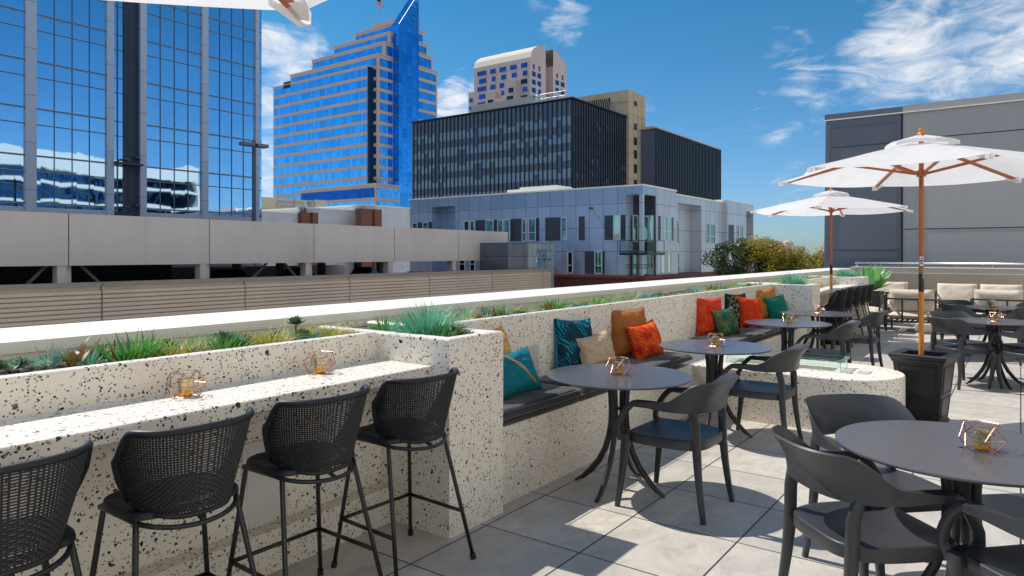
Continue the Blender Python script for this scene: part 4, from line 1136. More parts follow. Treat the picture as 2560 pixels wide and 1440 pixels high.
for i in range(18):
    plant(('yellow_tuft','pale_rosette','dark_cover','blue_spike','teal_rosette','yellow_tuft')[i % 6], 3.5+i*.205, 3.40+rng.uniform(-.06,.1), 1.03, rng.uniform(.6,.85), 'behind the near bench')
plant('blue_tuft', 3.05, 2.86, 1.03, 1.0, '', 'bushy blue-green spiky plant on top of the near pillar')
plant('green_aloe', 3.03, 3.20, 1.03, .85, '', 'green spiky succulent at the back left corner of the near pillar top')
plant('blue_spike', 3.10, 3.05, 1.03, 1.0, '', 'small blue-green tuft behind the bushy plant on the near pillar')
plant('green_aloe', 2.96, 2.66, 1.03, .62, '', 'light green spiky tuft at the front edge of the near pillar top')
plant('dark_cover', 3.14, 2.72, 1.03, 1.0, '', 'brown creeping succulent at the right side of the near pillar top')
W2 = 'behind the near bench'
for k, x, y, s in (('yellow_tuft',3.62,3.25,.8),('yellow_tuft',3.80,3.20,.9),('dark_cover',3.95,3.2,.8),('silver_spike',4.02,3.20,.9),('bronze_plant',4.12,3.18,.9),('green_aloe',4.20,3.24,.8),('blue_spike',4.28,3.20,1.1),('dark_rosette',4.42,3.18,.8),('yellow_tuft',4.56,3.20,.8),('pale_rosette',4.70,3.22,.8),('bronze_plant',4.86,3.18,.8),
    ('green_aloe',5.02,3.22,.95),('yellow_tuft',5.12,3.22,.9),('teal_rosette',5.32,3.18,.9),('teal_rosette',5.46,3.2,1.0),('yellow_tuft',5.62,3.22,.9),('green_aloe',5.74,3.22,.8),('pale_rosette',5.92,3.18,.9),('yellow_tuft',6.05,3.24,.9),('yellow_tuft',6.35,3.2,.9),('blue_spike',6.52,3.22,1.0),('teal_rosette',6.72,3.18,1.1),('teal_rosette',6.95,3.2,1.1),('dark_cover',7.15,3.2,1.0)):
    plant(k, x, y, 1.03, s, W2)
W3 = 'behind the far bench'
kinds = ['pale_rosette','yellow_tuft','teal_rosette','blue_spike','yellow_tuft','pale_rosette','bronze_plant','green_aloe','teal_rosette','yellow_tuft','blue_spike','pale_rosette','dark_cover','yellow_tuft','teal_rosette','silver_spike']
for i, k in enumerate(kinds):
    plant(k, 7.5+i*.215+rng.uniform(-.05,.05), 3.2+rng.uniform(-.04,.08), 1.03, rng.uniform(.75,1.1), W3)
plant('blue_tuft', 11.04, 2.80, 1.03, 1.05, '', 'bushy blue-green spiky plant on top of the second pillar')
plant('blue_tuft', 15.22, 2.85, 1.03, 1.05, '', 'bushy blue-green spiky plant on top of the farthest pillar')
W4 = 'behind the far bar'
for i in range(14):
    plant(('yellow_tuft','pale_rosette','yellow_tuft','blue_spike','green_aloe')[i % 5], 11.45+i*.25, 3.2+rng.uniform(-.04,.08), 1.03, rng.uniform(.7,1.0), W4)

for (kind, where), L_ in seen.items():
    L_.sort(key=lambda o: -math.atan2(o.location.y, o.location.x))
    for i, o in enumerate(L_): o['label'] = '%s, %s such plant from the left %s' % (WORDS[kind], nth(i), where)
# agave in its dark box
ag = thing('agave_plant', 'large broad leaved green agave in a dark pot before the end wall', 'agave', (16.95,2.66,0))
b = MB(); g = random.Random(5)
for i in range(30):
    k = i/30; a = i*2.39996; lean = 1.18*(1-k)**.9+.05
    blade(b, (.03*math.cos(a), .03*math.sin(a), .74+.07*k), a, lean, (.48+.17*math.sin(k*PI))*g.uniform(.9,1.08), .115*(1-.35*k), -.10*(1-k)+g.uniform(-.1,.25), 9, .30, .02, .85)
b.build('leaf_crown', L_AGA, ag, smooth=True)
b = MB(); b.tube([(0,0,.66),(0,0,.80)], .05, 12); b.build('stem', simple('agave_stem', (.30,.18,.12), .8), ag, smooth=True)
b = MB(); b.rbox(-.32,.32,-.22,.22,0,.70,.012); b.build('pot', M_FRAME, ag, smooth=30)
b = MB(); b.quad((-.29,-.19,.702),(.29,-.19,.702),(.29,.19,.702),(-.29,.19,.702)); b.build('soil', M_SOIL, ag)

# ------------------------------------------------------------------ trees
def tree(name, label, loc, H, Rc, mats, seed, nleaf=5200, leaf=.13, zc=.66, squash=.8, group=None):
    """trunk with limbs; crown of leaf sprays grouped in uneven clumps"""
    t = thing(name, label, 'tree', loc, 0, group); g = random.Random(seed)
    b = MB(); b.tube([(0,0,0),(.05,.03,H*.3),(-.04,.06,H*.62)], [H*.022,H*.017,H*.010], 8)
    clumps = []
    for i in range(26):
        th = g.uniform(0,2*PI); ph = math.acos(g.uniform(-.75,1)); rr = Rc*g.uniform(.45,.98)
        c = Vector((rr*math.sin(ph)*math.cos(th), rr*math.sin(ph)*math.sin(th), H*zc+rr*squash*math.cos(ph)))
        clumps.append((c, Rc*g.uniform(.22,.42)))
        s0 = Vector((0,0,H*g.uniform(.28,.6))); b.tube([s0, s0.lerp(c,.5)+Vector((0,0,.1)), c], [H*.008,H*.005,H*.002], 5)
    b.build('trunk', M_BARK, t, smooth=True)
    b = MB()
    for i in range(nleaf):
        c, r = clumps[g.randrange(len(clumps))]
        d = Vector((g.gauss(0,1), g.gauss(0,1), g.gauss(0,1))).normalized()*r*g.random()**.4
        p = c+d; n = (d.normalized()+Vector((g.gauss(0,.5), g.gauss(0,.5), .5+g.gauss(0,.5)))).normalized()
        u = n.orthogonal().normalized(); u = (Matrix.Rotation(g.uniform(0,6.28), 3, n) @ u); v = n.cross(u); s = leaf*g.uniform(.6,1.3)
        b.cur = 0 if g.random() < .72 else 1
        b.poly([p-u*s*.5, p-v*s*.3, p+u*s*.55, p+v*s*.3])
    b.build('crown', mats, t)
    return t
M_BARK = concrete('tree_bark', (.10,.075,.05), (.16,.12,.09), True, 4)
T_GOLD = leafmat('golden_leaves', (.42,.33,.035), (.22,.24,.04), trans=.38); T_GOLD2 = leafmat('gold_highlight_leaves', (.36,.24,.025), (.66,.52,.08), trans=.42)  # second leaf tone brightened to paint highlights into the crowns
T_DARK = leafmat('deep_green_leaves', (.03,.06,.024), (.06,.09,.03), trans=.2); T_DARK2 = leafmat('olive_leaves', (.20,.21,.04), (.09,.13,.04), trans=.2)
GZ = -9.0
tree('street_tree', 'dark green street tree at the right end of the apartment block', (57.7,19.2,GZ), 13.0, 2.3, [T_DARK,T_DARK2], 1, 7000, .21, .74, 1.0, 'street trees behind the parapet')
tree('street_tree', 'tall golden leaved tree just right of the dark green tree', (58.3,16.9,GZ), 12.9, 2.6, [T_GOLD,T_GOLD2], 2, 7500, .2, .74, .95, 'street trees behind the parapet')
tree('street_tree', 'golden brown tree in the middle below the far hotel', (58.9,15.6,GZ), 11.2, 2.4, [T_GOLD,T_DARK2], 3, 7000, .2, .74, .95, 'street trees behind the parapet')
tree('street_tree', 'rounded golden tree left of the small umbrella pole', (60.2,13.9,GZ), 11.7, 2.5, [T_GOLD,T_GOLD2], 4, 7500, .2, .74, .95, 'street trees behind the parapet')
tree('street_tree', 'dark green tree at the foot of the grey building', (66.0,13.2,GZ), 11.8, 2.2, [T_DARK,T_DARK2], 5, 5000, .22, .74, .9, 'street trees behind the parapet')
for i, (x, y, h, lb) in enumerate(((50.8,30.5,7.3,'small green street tree top in front of the brick base, left one'), (51.0,27.2,7.2,'small green street tree top before brick base, below the balcony'), (33.5,20.9,7.9,'tiny tree top at the right end of the slatted garage wall'))):
    tree('small_tree', lb, (x,y,GZ), h, 1.5 if i < 2 else .55, [T_DARK2,T_GOLD], 20+i, 1800, .16, .82, .7, 'small tree tops showing over the parapet')
# ------------------------------------------------------------------ city
def lined_glass(name, tint, axis, pitch, zlines=None, wav=.03, rough=.02, line=.10, linecol=(.05,.07,.10), blinds=0, metal=1.0):
    t = NT(name); p = t.pos(); s = t.n('ShaderNodeSeparateXYZ'); t.l(p, s.inputs[0])
    a = t.math('DIVIDE', t.math('ADD', s.outputs[axis], 900), pitch); j = t.math('LESS_THAN', t.math('FRACT', a), line/pitch)
    za = t.math('DIVIDE', t.math('ADD', s.outputs[2], 900), zlines or 1000.)
    if zlines: j = t.math('MAXIMUM', j, t.math('LESS_THAN', t.math('FRACT', za), line/zlines))
    cv = t.n('ShaderNodeCombineXYZ'); t.l(t.math('FLOOR', a), cv.inputs[0]); t.l(t.math('FLOOR', t.math('DIVIDE', s.outputs[2], 4.05)), cv.inputs[1])
    wn = t.n('ShaderNodeTexWhiteNoise', noise_dimensions='2D'); t.l(cv.outputs[0], wn.inputs['Vector'])
    c = t.mix(wn.outputs['Value'], mul3(tint, .80), mul3(tint, 1.12))
    c = t.mix(j, c, linecol)
    tl = t.n('ShaderNodeVectorMath', operation='SUBTRACT'); t.l(wn.outputs['Color'], tl.inputs[0]); tl.inputs[1].default_value = (.5,.5,.5)
    tm = t.n('ShaderNodeVectorMath', operation='MULTIPLY_ADD'); t.l(tl.outputs[0], tm.inputs[0]); tm.inputs[1].default_value = (wav*.25,)*3
    bp = t.n('ShaderNodeBump'); bp.inputs['Strength'].default_value = wav; bp.inputs['Distance'].default_value = 1; t.l(t.noise(p, .5, 2).outputs['Fac'], bp.inputs['Height'])
    t.l(bp.outputs[0], tm.inputs[2])
    return t.done(t.bsdf(c, rough, metal, .5, tm.outputs[0]))
M_ALU = panel_metal('blue_grey_aluminium', (.42,.46,.54), 50, 3.9, 0, 0, 1.6, .4, .38)
M_DKALU = simple('dark_blue_cladding', (.035,.045,.07), .35, .3, var=.1, scale=.3, world=True)
M_MULL = simple('dark_mullion', (.07,.10,.145), .4, .4, world=True)
M_MULLB = simple('silver_transom', (.34,.38,.44), .35, .6, world=True)

# ---- glass office tower on the left
gt = thing('glass_office_tower', 'tall blue mirrored glass office tower with grey pilasters at the left', 'office tower', (30,66,GZ))
GX0, GX1, GY, GT = 4.0, 44.4, 66.0, 48.0
G_BLUE = curtain_glass('blue_mirror_glass', (.46,.66,.86), .03, .16, .02, (1.38, 3.93))
pil = [(12.6,13.3),(16.0,16.7),(22.3,23.1),(28.6,29.2),(31.5,32.1),(37.55,38.2),(43.55,44.0)]
bays = [(4,12.6,4),(13.3,16.0,2),(16.7,22.3,3),(23.1,28.6,4),(32.1,37.55,4),(38.2,43.55,4),(44.0,44.4,1)]
b = MB(); b.box(GX0, GX1, GY+.45, GY+26, GZ, GT); b.box(GX0, GX1, GY+.02, GY+.45, GT-.5, GT); b.build('core', M_DKALU, gt, world=True)
ZM = [1.8+3.93*k for k in range(0, 13)]
for x0, x1, n in bays:
    b = MB(); b.quad((x0, GY+.12, 5.4), (x1, GY+.12, 5.4), (x1, GY+.12, GT-.5), (x0, GY+.12, GT-.5)); gl = b.build('glazing_bay', G_BLUE, gt, world=True)
    b = MB()
    for k in range(1, n): x = x0+(x1-x0)*k/n; b.box(x-.026, x+.026, GY+.05, GY+.12, 5.4, GT-.5)
    for z in ZM:
        if z > 5.5: b.box(x0, x1, GY+.06, GY+.12, z-.03, z+.05)
        if z-1.32 > 5.5: b.box(x0, x1, GY+.07, GY+.12, z-1.35, z-1.29)
    o = b.build('mullions', M_MULL, gl); o.location = [-c for c in gt.location]
    b = MB()
    for z in ZM:
        if z > 5.5: b.box(x0+.05, x1-.05, GY+.04, GY+.06, z-.06, z-.03); b.box(x0+.05, x1-.05, GY+.04, GY+.06, z+.05, z+.08)
        if z-1.4 > 5.5: b.box(x0+.05, x1-.05, GY+.05, GY+.07, z-1.29, z-1.26)
    o = b.build('transoms', M_MULLB, gl); o.location = [-c for c in gt.location]
    b = MB(); b.box(x0, x1, GY, GY+.45, GZ, 5.4); b.build('base_panel', M_ALU, gt, world=True)
for x0, x1 in pil:
    b = MB(); b.box(x0, x1, GY-.12, GY+.45, GZ, GT); b.build('pilaster', M_ALU, gt, world=True)
b = MB(); b.quad((29.2, GY+.44, 5.0), (30.25, GY+.44, 5.0), (30.25, GY+.44, GT), (29.2, GY+.44, GT)); gl = b.build('recessed_glazing', G_BLUE, gt, world=True)
b = MB(); b.box(29.68, 29.76, GY+.36, GY+.44, 5, GT)
for z in ZM: b.box(29.2, 30.25, GY+.38, GY+.44, z-.03, z+.05); b.box(29.2, 30.25, GY+.38, GY+.44, z-1.35, z-1.29)
o = b.build('mullions', M_MULL, gl); o.location = [-c for c in gt.location]
b = MB(); b.box(30.25, 31.5, GY+.25, GY+.45, GZ, GT); b.box(29.2, 30.25, GY+.25, GY+.445, GZ, 5.3); b.build('shade_tinted_panel', panel_metal('shade_tinted_recess', (.028,.038,.065), .62, 1.31, 0, 0, .2, .3, .4), gt, world=True)  # shade of the recess put into the panel colour
b = MB(); b.box(29.25, 31.5, GY-.75, GY+.24, 9.62, 9.80); b.box(29.25, 29.35, GY-.75, GY+.24, 9.8, 9.88); b.build('ledge_canopy', M_DKALU, gt, world=True)
for x, z in ((30.4,10.1),(31.35,10.35),(30.4,5.75),(31.35,5.95)):
    b = MB(); b.box(x-.32, x+.1, GY-.3, GY+.24, z, z+.14); b.build('flood_light', M_MULL, gt, world=True)

# ---- hotel wing across the terrace (seen mirrored in the tower)
hw = thing('hotel_wing', 'white banded hotel wing behind the camera, mirrored in the glass tower', 'hotel', (20,-17,GZ))
M_WHITEB = simple('white_render', (.84,.80,.73), .7, var=.06, scale=.4, world=True)
M_HGLASS = lined_glass('hotel_glass', (.10,.17,.24), 0, 2.1, 3.2, .2, .06, .12)
b = MB(); b.box(-60, 84, -40, -18, GZ, 19.0); b.build('core', M_HGLASS, hw, world=True)
b = MB()
for z0, z1 in ((-9,3.6),(4.8,8.4),(11.3,11.9),(14.6,15.2),(17.4,20.8)): b.box(-60, 84.6, -40, -16.4, z0, z1)
for x in (-60, 44, 83.4): b.box(x, x+1.2, -40, -16.5, GZ, 19)
b.build('white_bands', M_WHITEB, hw, world=True)
b = MB(); b.box(-40, 22, -80, -60, GZ, 36); b.build('back_block', concrete('tan_block', (.45,.40,.33), (.5,.45,.38), False, .3), hw, world=True)

# ---- parking garage
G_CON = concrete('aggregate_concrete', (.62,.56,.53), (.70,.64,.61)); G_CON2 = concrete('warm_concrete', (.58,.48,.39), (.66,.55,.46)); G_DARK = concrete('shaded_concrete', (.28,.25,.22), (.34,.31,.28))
M_BRACE = concrete('brace_concrete', (.13,.115,.10), (.17,.15,.13))
pg = thing('parking_garage', 'concrete parking garage with plain upper panels and a slatted lower wall', 'parking garage', (30,36,GZ))
for x0 in [13.93+7*k for k in range(-4, 5)]:
    x1 = min(x0+7, 48.5)
    if x0 > 48: continue
    b = MB(); b.box(x0+.03, x1-.03, 36, 36.28, .97, 3.42); b.build('upper_panel', G_CON, pg, world=True)
for x0 in [13.96+7*k for k in range(-4, 6)]:
    x1 = min(x0+7, 50.2)
    if x0 > 50: continue
    b = MB(); b.box(x0+.035, x1-.035, 32.75, 32.95, -6.5, .10)
    z = -.09
    while z > -6.4:
        b.box(x0+.035, x1-.035, 32.64, 32.75, z-.140, z); z -= .195
    b.build('slatted_panel', G_CON2, pg, world=True)
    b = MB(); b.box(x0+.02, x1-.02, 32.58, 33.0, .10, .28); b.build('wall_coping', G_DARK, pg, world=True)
for c in (6.85,13.85,20.8,27.72,34.74,41.63):
    b = MB(); b.box(c-.38, c+.02, 36.05, 36.6, GZ, .97); b.box(c+.08, c+.30, 36.3, 36.62, GZ, .97); b.build('column', G_CON, pg, world=True)
for (xa, xb) in ((12.3,13.2),(15.55,14.6),(23.8,24.9),(27.0,26.05)):
    b = MB(); b.obox((xa,36.5,.02),(xb,36.5,1.0),.12,.14,up=(0,1,0)); b.build('diagonal_brace', M_BRACE, pg, world=True)
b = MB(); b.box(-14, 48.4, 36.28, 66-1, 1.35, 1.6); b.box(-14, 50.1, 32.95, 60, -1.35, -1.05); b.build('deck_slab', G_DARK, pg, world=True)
b = MB(); b.box(-14, 27.5, 52.6, 52.9, -1.05, 1.35); b.build('ramp_wall', concrete('interior_shade_concrete', (.09,.088,.085), (.12,.115,.11)), pg, world=True)  # darkness of the garage interior put into this wall's colour
b = MB(); b.box(27.5, 49.5, 58.2, 58.5, -1.05, .35); b.build('rear_parapet', G_CON, pg, world=True)
for c in (31.5,35.5,39.8,44.0,46.8):
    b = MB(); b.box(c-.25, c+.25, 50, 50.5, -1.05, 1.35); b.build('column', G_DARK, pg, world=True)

stt = thing('stair_tower', 'small grey panelled stair tower with corner glazing at the end of the garage', 'stair tower', (48,33.5,GZ))
M_SP = panel_metal('slate_panels', (.16,.18,.21), 1.32, 1.05, 0, .1, .35, .3, .4); M_SP2 = panel_metal('silver_panels', (.40,.44,.46), .65, 1.05, 0, .1, .35, .4, .35)
b = MB(); b.box(44.6, 47.2, 33.1, 36, -6, 2.42); b.build('left_wall', M_SP, stt, world=True)
b = MB(); b.box(47.2, 48.4, 33.0, 36.5, -8, 2.42); b.box(48.4, 51.2, 33.0, 36.5, 1.92, 2.42); b.box(48.4, 51.2, 33.0, 36.5, -8, .05); b.box(50.95, 51.2, 33, 36.5, .05, 1.92); b.build('right_wall', M_SP2, stt, world=True)
G_PALE = lined_glass('pale_stair_glass', (.50,.66,.68), 0, 1.0, 1.0, .35, .08, .07)
b = MB(); b.quad((48.4,33.12,.05),(50.95,33.12,.05),(50.95,33.12,1.92),(48.4,33.12,1.92)); gl = b.build('glazing', G_PALE, stt, world=True)
b = MB(); 
for x in (48.43,49.2,50.3,50.92): b.box(x-.035, x+.035, 33.04, 33.12, .05, 1.92)
for z in (.09,.55,1.87): b.box(48.4, 50.95, 33.05, 33.12, z-.035, z+.035)
o = b.build('frame', M_MULLB, gl); o.location = [-c for c in stt.location]

def car(label, loc, rz, paint):
    t = thing('parked_car', label, 'car', loc, rz, 'cars parked inside the garage')
    prof = [(-2.2,.42),(-2.22,.72),(-2.1,.92),(-1.5,1.0),(-.9,1.38),(-.2,1.47),(.55,1.42),(1.15,1.02),(1.9,.92),(2.2,.74),(2.24,.42)]
    b = MB(); n = len(prof)
    def sec(y, k): return [(x*(1-.02*(1-k)), y*(1.0 if z < 1.0 else .82-.1*(z-1.0)), z) for x, z in prof]
    L, Rr = sec(.88, 1), sec(-.88, 1)
    for i in range(n-1): b.quad(L[i], Rr[i], Rr[i+1], L[i+1])
    b.poly(L); b.poly(Rr[::-1]); b.quad(L[0], L[-1], Rr[-1], Rr[0]); b.build('body', paint, t, smooth=35)
    g = MB()
    for s in (1, -1):
        g.poly([(-1.35, s*.865, 1.02), (1.02, s*.865, 1.02), (.5, s*.745, 1.37), (-.2, s*.735, 1.42), (-.82, s*.745, 1.34)][::s])
    g.quad((.60,-.66,1.40),(1.10,-.8,1.045),(1.10,.8,1.045),(.60,.66,1.40)); g.quad((-.95,-.66,1.36),(-.95,.66,1.36),(-1.45,.8,1.03),(-1.45,-.8,1.03)); g.xf(Matrix.Translation((0,0,.012)))
    g.build('windows', M_CARGLASS, t)
    for x in (-1.38, 1.38):
        for s in (1, -1):
            w_ = MB(); w_.lathe([(0,-.1),(.32,-.1),(.33,-.06),(.33,.06),(.32,.1),(0,.1)], n=20); w_.xf(Matrix.Translation((x, s*.80, .33)) @ Matrix.Rotation(R(90), 4, 'X')); w_.build('wheel', M_BLACK, t, smooth=40)
    for s in (1, -1):
        w_ = MB(); w_.box(2.1, 2.2, s*.45, s*.8, .70, .84); w_.build('headlight', M_STEEL, t)
    return t
M_CARGLASS = simple('car_glass', (.02,.03,.04), .05, .2, spec=.8)
car('silver blue car parked under the garage roof, nearest the open end', (40.2,45.0,-1.05), R(36), simple('silver_paint', (.42,.46,.52), .2, .6))
car('dark car parked behind the middle garage column', (34.6,46.5,-1.05), R(38), simple('dark_paint', (.02,.02,.025), .15, .3))
car('dark blue car in the shade behind the garage braces', (28.0,45.5,-1.05), R(40), simple('navy_paint', (.03,.06,.13), .18, .4))

lp = thing('parking_lamp_post', 'twin headed lamp post on the garage deck in front of glass tower', 'lamp post', (28.94,44.0,1.6))
b = MB(); b.sweep([(0,0,0),(0,0,7.9)], (.10,.10), up=(0,1,0), n=4); b.tube([(0,0,7.9),(0,0,8.35)], .02, 6); b.build('pole', M_MULL, lp)
for s in (-1,1):
    b = MB(); b.box(s*.12, s*1.0, -.32, .32, 7.55, 7.78); b.box(-.14*s, s*.14, -.05, .05, 7.6, 7.7); b.build('lamp_head', simple('lamp_grey', (.12,.14,.17), .45), lp)

# ---- low white building and beige rooftop behind the garage
M_WHITE = concrete('white_stucco', (.66,.66,.67), (.74,.74,.75), False, 3); M_BROWN = simple('rust_brown_panel', (.20,.075,.032), .6, var=.1, scale=.5, world=True); M_BEIGE = concrete('cream_rooftop', (.62,.56,.44), (.68,.62,.50), True, .3)
lw = thing('low_white_building', 'long low white rendered building with two rust brown panels above the garage', 'building', (82,80,GZ))
b = MB(); b.box(60, 72, 95, 110, GZ, 8.0); b.box(72, 82, 94.6, 110, GZ, 9.0); b.box(82, 97, 92, 110, GZ, 9.9); b.build('wall', M_WHITE, lw, world=True)
b = MB(); b.box(59.9, 72, 94.9, 110.2, 8.0, 8.2); b.box(71.9, 82, 94.5, 110.2, 9.0, 9.22); b.box(81.9, 97.2, 91.9, 110.2, 9.9, 10.15); b.build('roof_edge', M_CAP, lw, world=True)
for x0, x1, y, zt_ in ((70.56,73.5,94.0,8.3),(80.5,84.84,91.0,9.3)):
    b = MB(); b.box(x0, x1, y, y+1.5, GZ, zt_); b.box(x0+(x1-x0)*.62, x1+.01, y-.35, y, GZ, zt_); b.build('rust_panel', M_BROWN, lw, world=True)
for x in (93.2,):
    b = MB(); b.box(x, x+3.2, 91.2, 92, 8.9, 9.1); b.build('awning', M_MULL, lw, world=True)
for x in (71.6,73.1):
    b = MB(); b.lathe([(.5,0),(.72,1.0),(0,1.0)], (x,95.6,8.2 if x < 72 else 9.22), 20); b.build('roof_vent', M_MULLB, lw, smooth=40, world=True)
br = thing('beige_rooftop_block', 'plain cream rooftop block with thin pipes between the two blue towers', 'rooftop block', (88,125,GZ))
b = MB(); b.box(70, 94.5, 120, 135, GZ, 12.7); b.build('wall', M_BEIGE, br, world=True)
b = MB(); b.box(93.0, 96.0, 119.4, 120, 9.0, 12.9); b.build('end_ladder', M_BEIGE, br, world=True)
b = MB()
for p, q in (((84,119.7,12.0),(90.8,119.7,12.0)),((84,119.7,12.0),(84,119.7,8.5)),((85,119.7,11.2),(85,119.7,8.8)),((90.8,119.7,12.0),(91.5,119.7,11.8)),((85,119.7,11.2),(88,119.7,11.1)),((82,119.7,9.8),(82,119.7,8.8)),((88,119.7,13.4),(88,119.7,11)),): b.tube([p, q], .07, 6)
b.build('pipes', simple('pipe_tan', (.36,.31,.24), .6, world=True), br, world=True)

# ---- apartment block
M_APL = panel_metal('blue_silver_cladding', (.42,.50,.64), 1.42, 2.12, 1, .3, .36, .45, .36); M_APR = panel_metal('silver_cladding', (.56,.59,.64), 1.36, 2.12, 0, .2, .36, .4, .38)
M_APD = simple('charcoal_cladding', (.045,.05,.075), .5, .1, var=.08, scale=.5, world=True); M_BRICK = None
tt = NT('dark_red_brick'); br_ = tt.n('ShaderNodeTexBrick'); br_.inputs['Scale'].default_value = 3.2; br_.inputs['Color1'].default_value = (.12,.03,.022,1); br_.inputs['Color2'].default_value = (.17,.045,.03,1); br_.inputs['Mortar'].default_value = (.10,.06,.05,1)
pv = tt.n('ShaderNodeSeparateXYZ'); tt.l(tt.pos(), pv.inputs[0]); cv = tt.n('ShaderNodeCombineXYZ'); tt.l(tt.math('ADD', pv.outputs[0], pv.outputs[1]), cv.inputs[0]); tt.l(pv.outputs[2], cv.inputs[1]); tt.l(cv.outputs[0], br_.inputs['Vector'])
M_BRICK = tt.done(tt.bsdf(br_.outputs['Color'], .8))
G_TEAL = curtain_glass('teal_window_glass', (.16,.34,.34), .05, .4, .05); G_PALEW = curtain_glass('pale_window_glass', (.48,.62,.58), .05, .4, .06)
ap = thing('apartment_block', 'blue grey panelled apartment block with corner balconies and a brick base', 'apartment block', (58,32,GZ))
AX, AY = 55.0, 26.33
b = MB()
# wall masses leave out the corner recess and the two side recesses
b.box(AX, AX+12, 27.98, 47.72, -.40, 7.42); b.box(AX+1.5, AX+12, 47.72, 51.01, -.4, 7.42); b.box(AX, AX+12, 51.01, 54.3, -.4, 7.42); b.box(AX, AX+1.5, 47.72, 51.01, 6.55, 7.42)
b.build('wall', M_APL, ap, world=True)
b = MB()
b.box(57.77, 62.15, AY, 27.98, -.40, 7.42); b.box(62.15, 62.91, AY+.15, 40, -.4, 7.12); b.box(62.91, 69.02, AY+1.3, 40, -.4, 6.45); b.box(62.91, 69.02, AY+.15, 40, 6.45, 7.12); b.box(69.02, 75.3, AY+.15, 40, -.4, 7.12); b.box(75.3, 81.73, AY-.4, 40, -.4, 7.35); b.box(81.73, 84.57, AY+1.2, 40, -.4, 6.5); b.box(81.73, 84.57, AY-.4, 40, 6.5, 7.35); b.box(84.3, 84.57, AY-.4, AY+1.2, -.4, 6.5); b.box(67, 84.5, 27.99, 40, -.4, 7.1)
b.build('side_wall', M_APR, ap, world=True)
b = MB(); b.box(AX+.02, 57.75, AY+.02, 27.97, 6.70, 7.42); b.build('corner_fascia', M_APL, ap, world=True)
b = MB(); b.box(AX+2.6, AX+3.0, AY+1.7, 28.3, -.4, 6.7); b.box(AX+1.5, 57.765, 27.80, 27.975, -.4, 6.7); b.box(57.6, 57.768, AY+.1, 27.8, -.4, 6.7); b.build('recess_wall', M_APD, ap, world=True)
b = MB(); b.box(AX+.01, AX+.34, AY+.01, AY+.34, -.4, 6.70); b.build('corner_post', M_APR, ap, world=True)
b = MB(); b.box(AX-.08, 62.25, AY-.08, 27.9, 7.42, 7.56); b.box(AX-.08, AX+12, 27.9, 54.4, 7.42, 7.56); b.box(62.25, 75.3, AY+.07, 40, 7.12, 7.26); b.box(75.3, 84.65, AY-.48, 40, 7.35, 7.49); b.build('roof_edge', M_CAP, ap, world=True)
b = MB(); b.box(AX-.25, 62.2, AY-.25, 54.3, GZ, -.62); b.box(62.2, 84.5, AY+.05, 40, GZ, -.62); b.box(AX-.45, 62.3, AY-.45, 54.3, -.62, -.40); b.box(62.3, 84.5, AY, 40, -.62, -.4); b.build('brick_base', M_BRICK, ap, world=True)
b = MB(); b.box(57.5, 60.0, 40.5, 42.8, 7.56, 8.1); b.box(57.2, 60.2, 36.6, 41.0, 7.56, 8.25); b.build('roof_hatch', M_CAP, ap, world=True)
def awin(axis, a0, a1, z0, z1, pale=False, plane=None, mull=True):
    if a0 > a1: a0, a1 = a1, a0
    f = .07
    b = MB(); pl_ = plane if plane is not None else (AX if axis == 1 else AY)
    d0, d1 = pl_-.06, pl_+.02
    def bx(p0, p1, q0, q1, e=0):
        if axis == 1: b.box(d0-e, d1, p0, p1, q0, q1)
        else: b.box(p0, p1, d0-e, d1, q0, q1)
    bx(a0, a1, z0, z0+f); bx(a0, a1, z1-f, z1); bx(a0, a0+f, z0+f, z1-f); bx(a1-f, a1, z0+f, z1-f)
    if mull: zm = z0+(z1-z0)*.37; bx(a0+f, a1-f, zm-.03, zm+.03)
    fr = b.build('window', M_CAP2, ap, world=True)
    b = MB(); g = pl_-.015
    if axis == 1: b.quad((g,a1-f,z0+f),(g,a0+f,z0+f),(g,a0+f,z1-f),(g,a1-f,z1-f))
    else: b.quad((a0+f,g,z0+f),(a1-f,g,z0+f),(a1-f,g,z1-f),(a0+f,g,z1-f))
    o = b.build('pane', G_PALEW if pale else G_TEAL, fr); o.location = [-c for c in ap.location]
M_CAP2 = simple('white_window_frame', (.60,.62,.63), .4, var=.04, world=True)
def adark(axis, a0, a1, z0, z1):
    b = MB()
    if axis == 1: b.box(AX-.012, AX+.02, min(a0,a1), max(a0,a1), z0, z1)
    else: b.box(a0, a1, AY-.012, AY+.02, z0, z1)
    b.build('dark_panel', M_APD, ap, world=True)
for i, (a, c) in enumerate([(53.92,53.14),(52.36,51.53),(46.51,45.81),(45.65,45.07),(43.62,42.63),(42.13,41.43),(41.33,40.59),(39.14,38.62),(38.38,37.51),(34.66,34.03),(29.17,28.46)]): awin(1, a, c, 2.78, 4.93, i == 10)
for a, c in [(53.14,52.36),(51.53,51.01),(44.96,43.66),(42.63,42.13),(40.54,39.14),(37.51,37.12),(36.43,34.69),(32.74,32.11),(30.06,29.2),(28.45,27.98)]: adark(1, a, c, 2.76, 4.95)
for a, c in [(47.17,46.35),(45.71,45.02),(43.61,42.84),(38.4,37.6),(33.94,33.36),(31.06,30.3)]: awin(1, a, c, -.28, 1.74)
for a, c in [(42.8,41.9),(32.11,31.1),(30.28,30.04)]: adark(1, a, c, -.30, 1.76)
for a, c in [(59.15,60.03),(60.12,61.09)]: awin(0, a, c, 2.80, 4.98, True)
awin(0, 62.4, 62.88, 2.6, 4.75, True, AY+.15, False)
for a, c in [(64.19,64.89),(65.19,65.91)]: awin(0, a, c, 2.5, 4.6, False, AY+1.3)
for a, c in [(70.26,71.18),(71.53,72.97)]: awin(0, a, c, 2.6, 4.7, False, AY+.15)
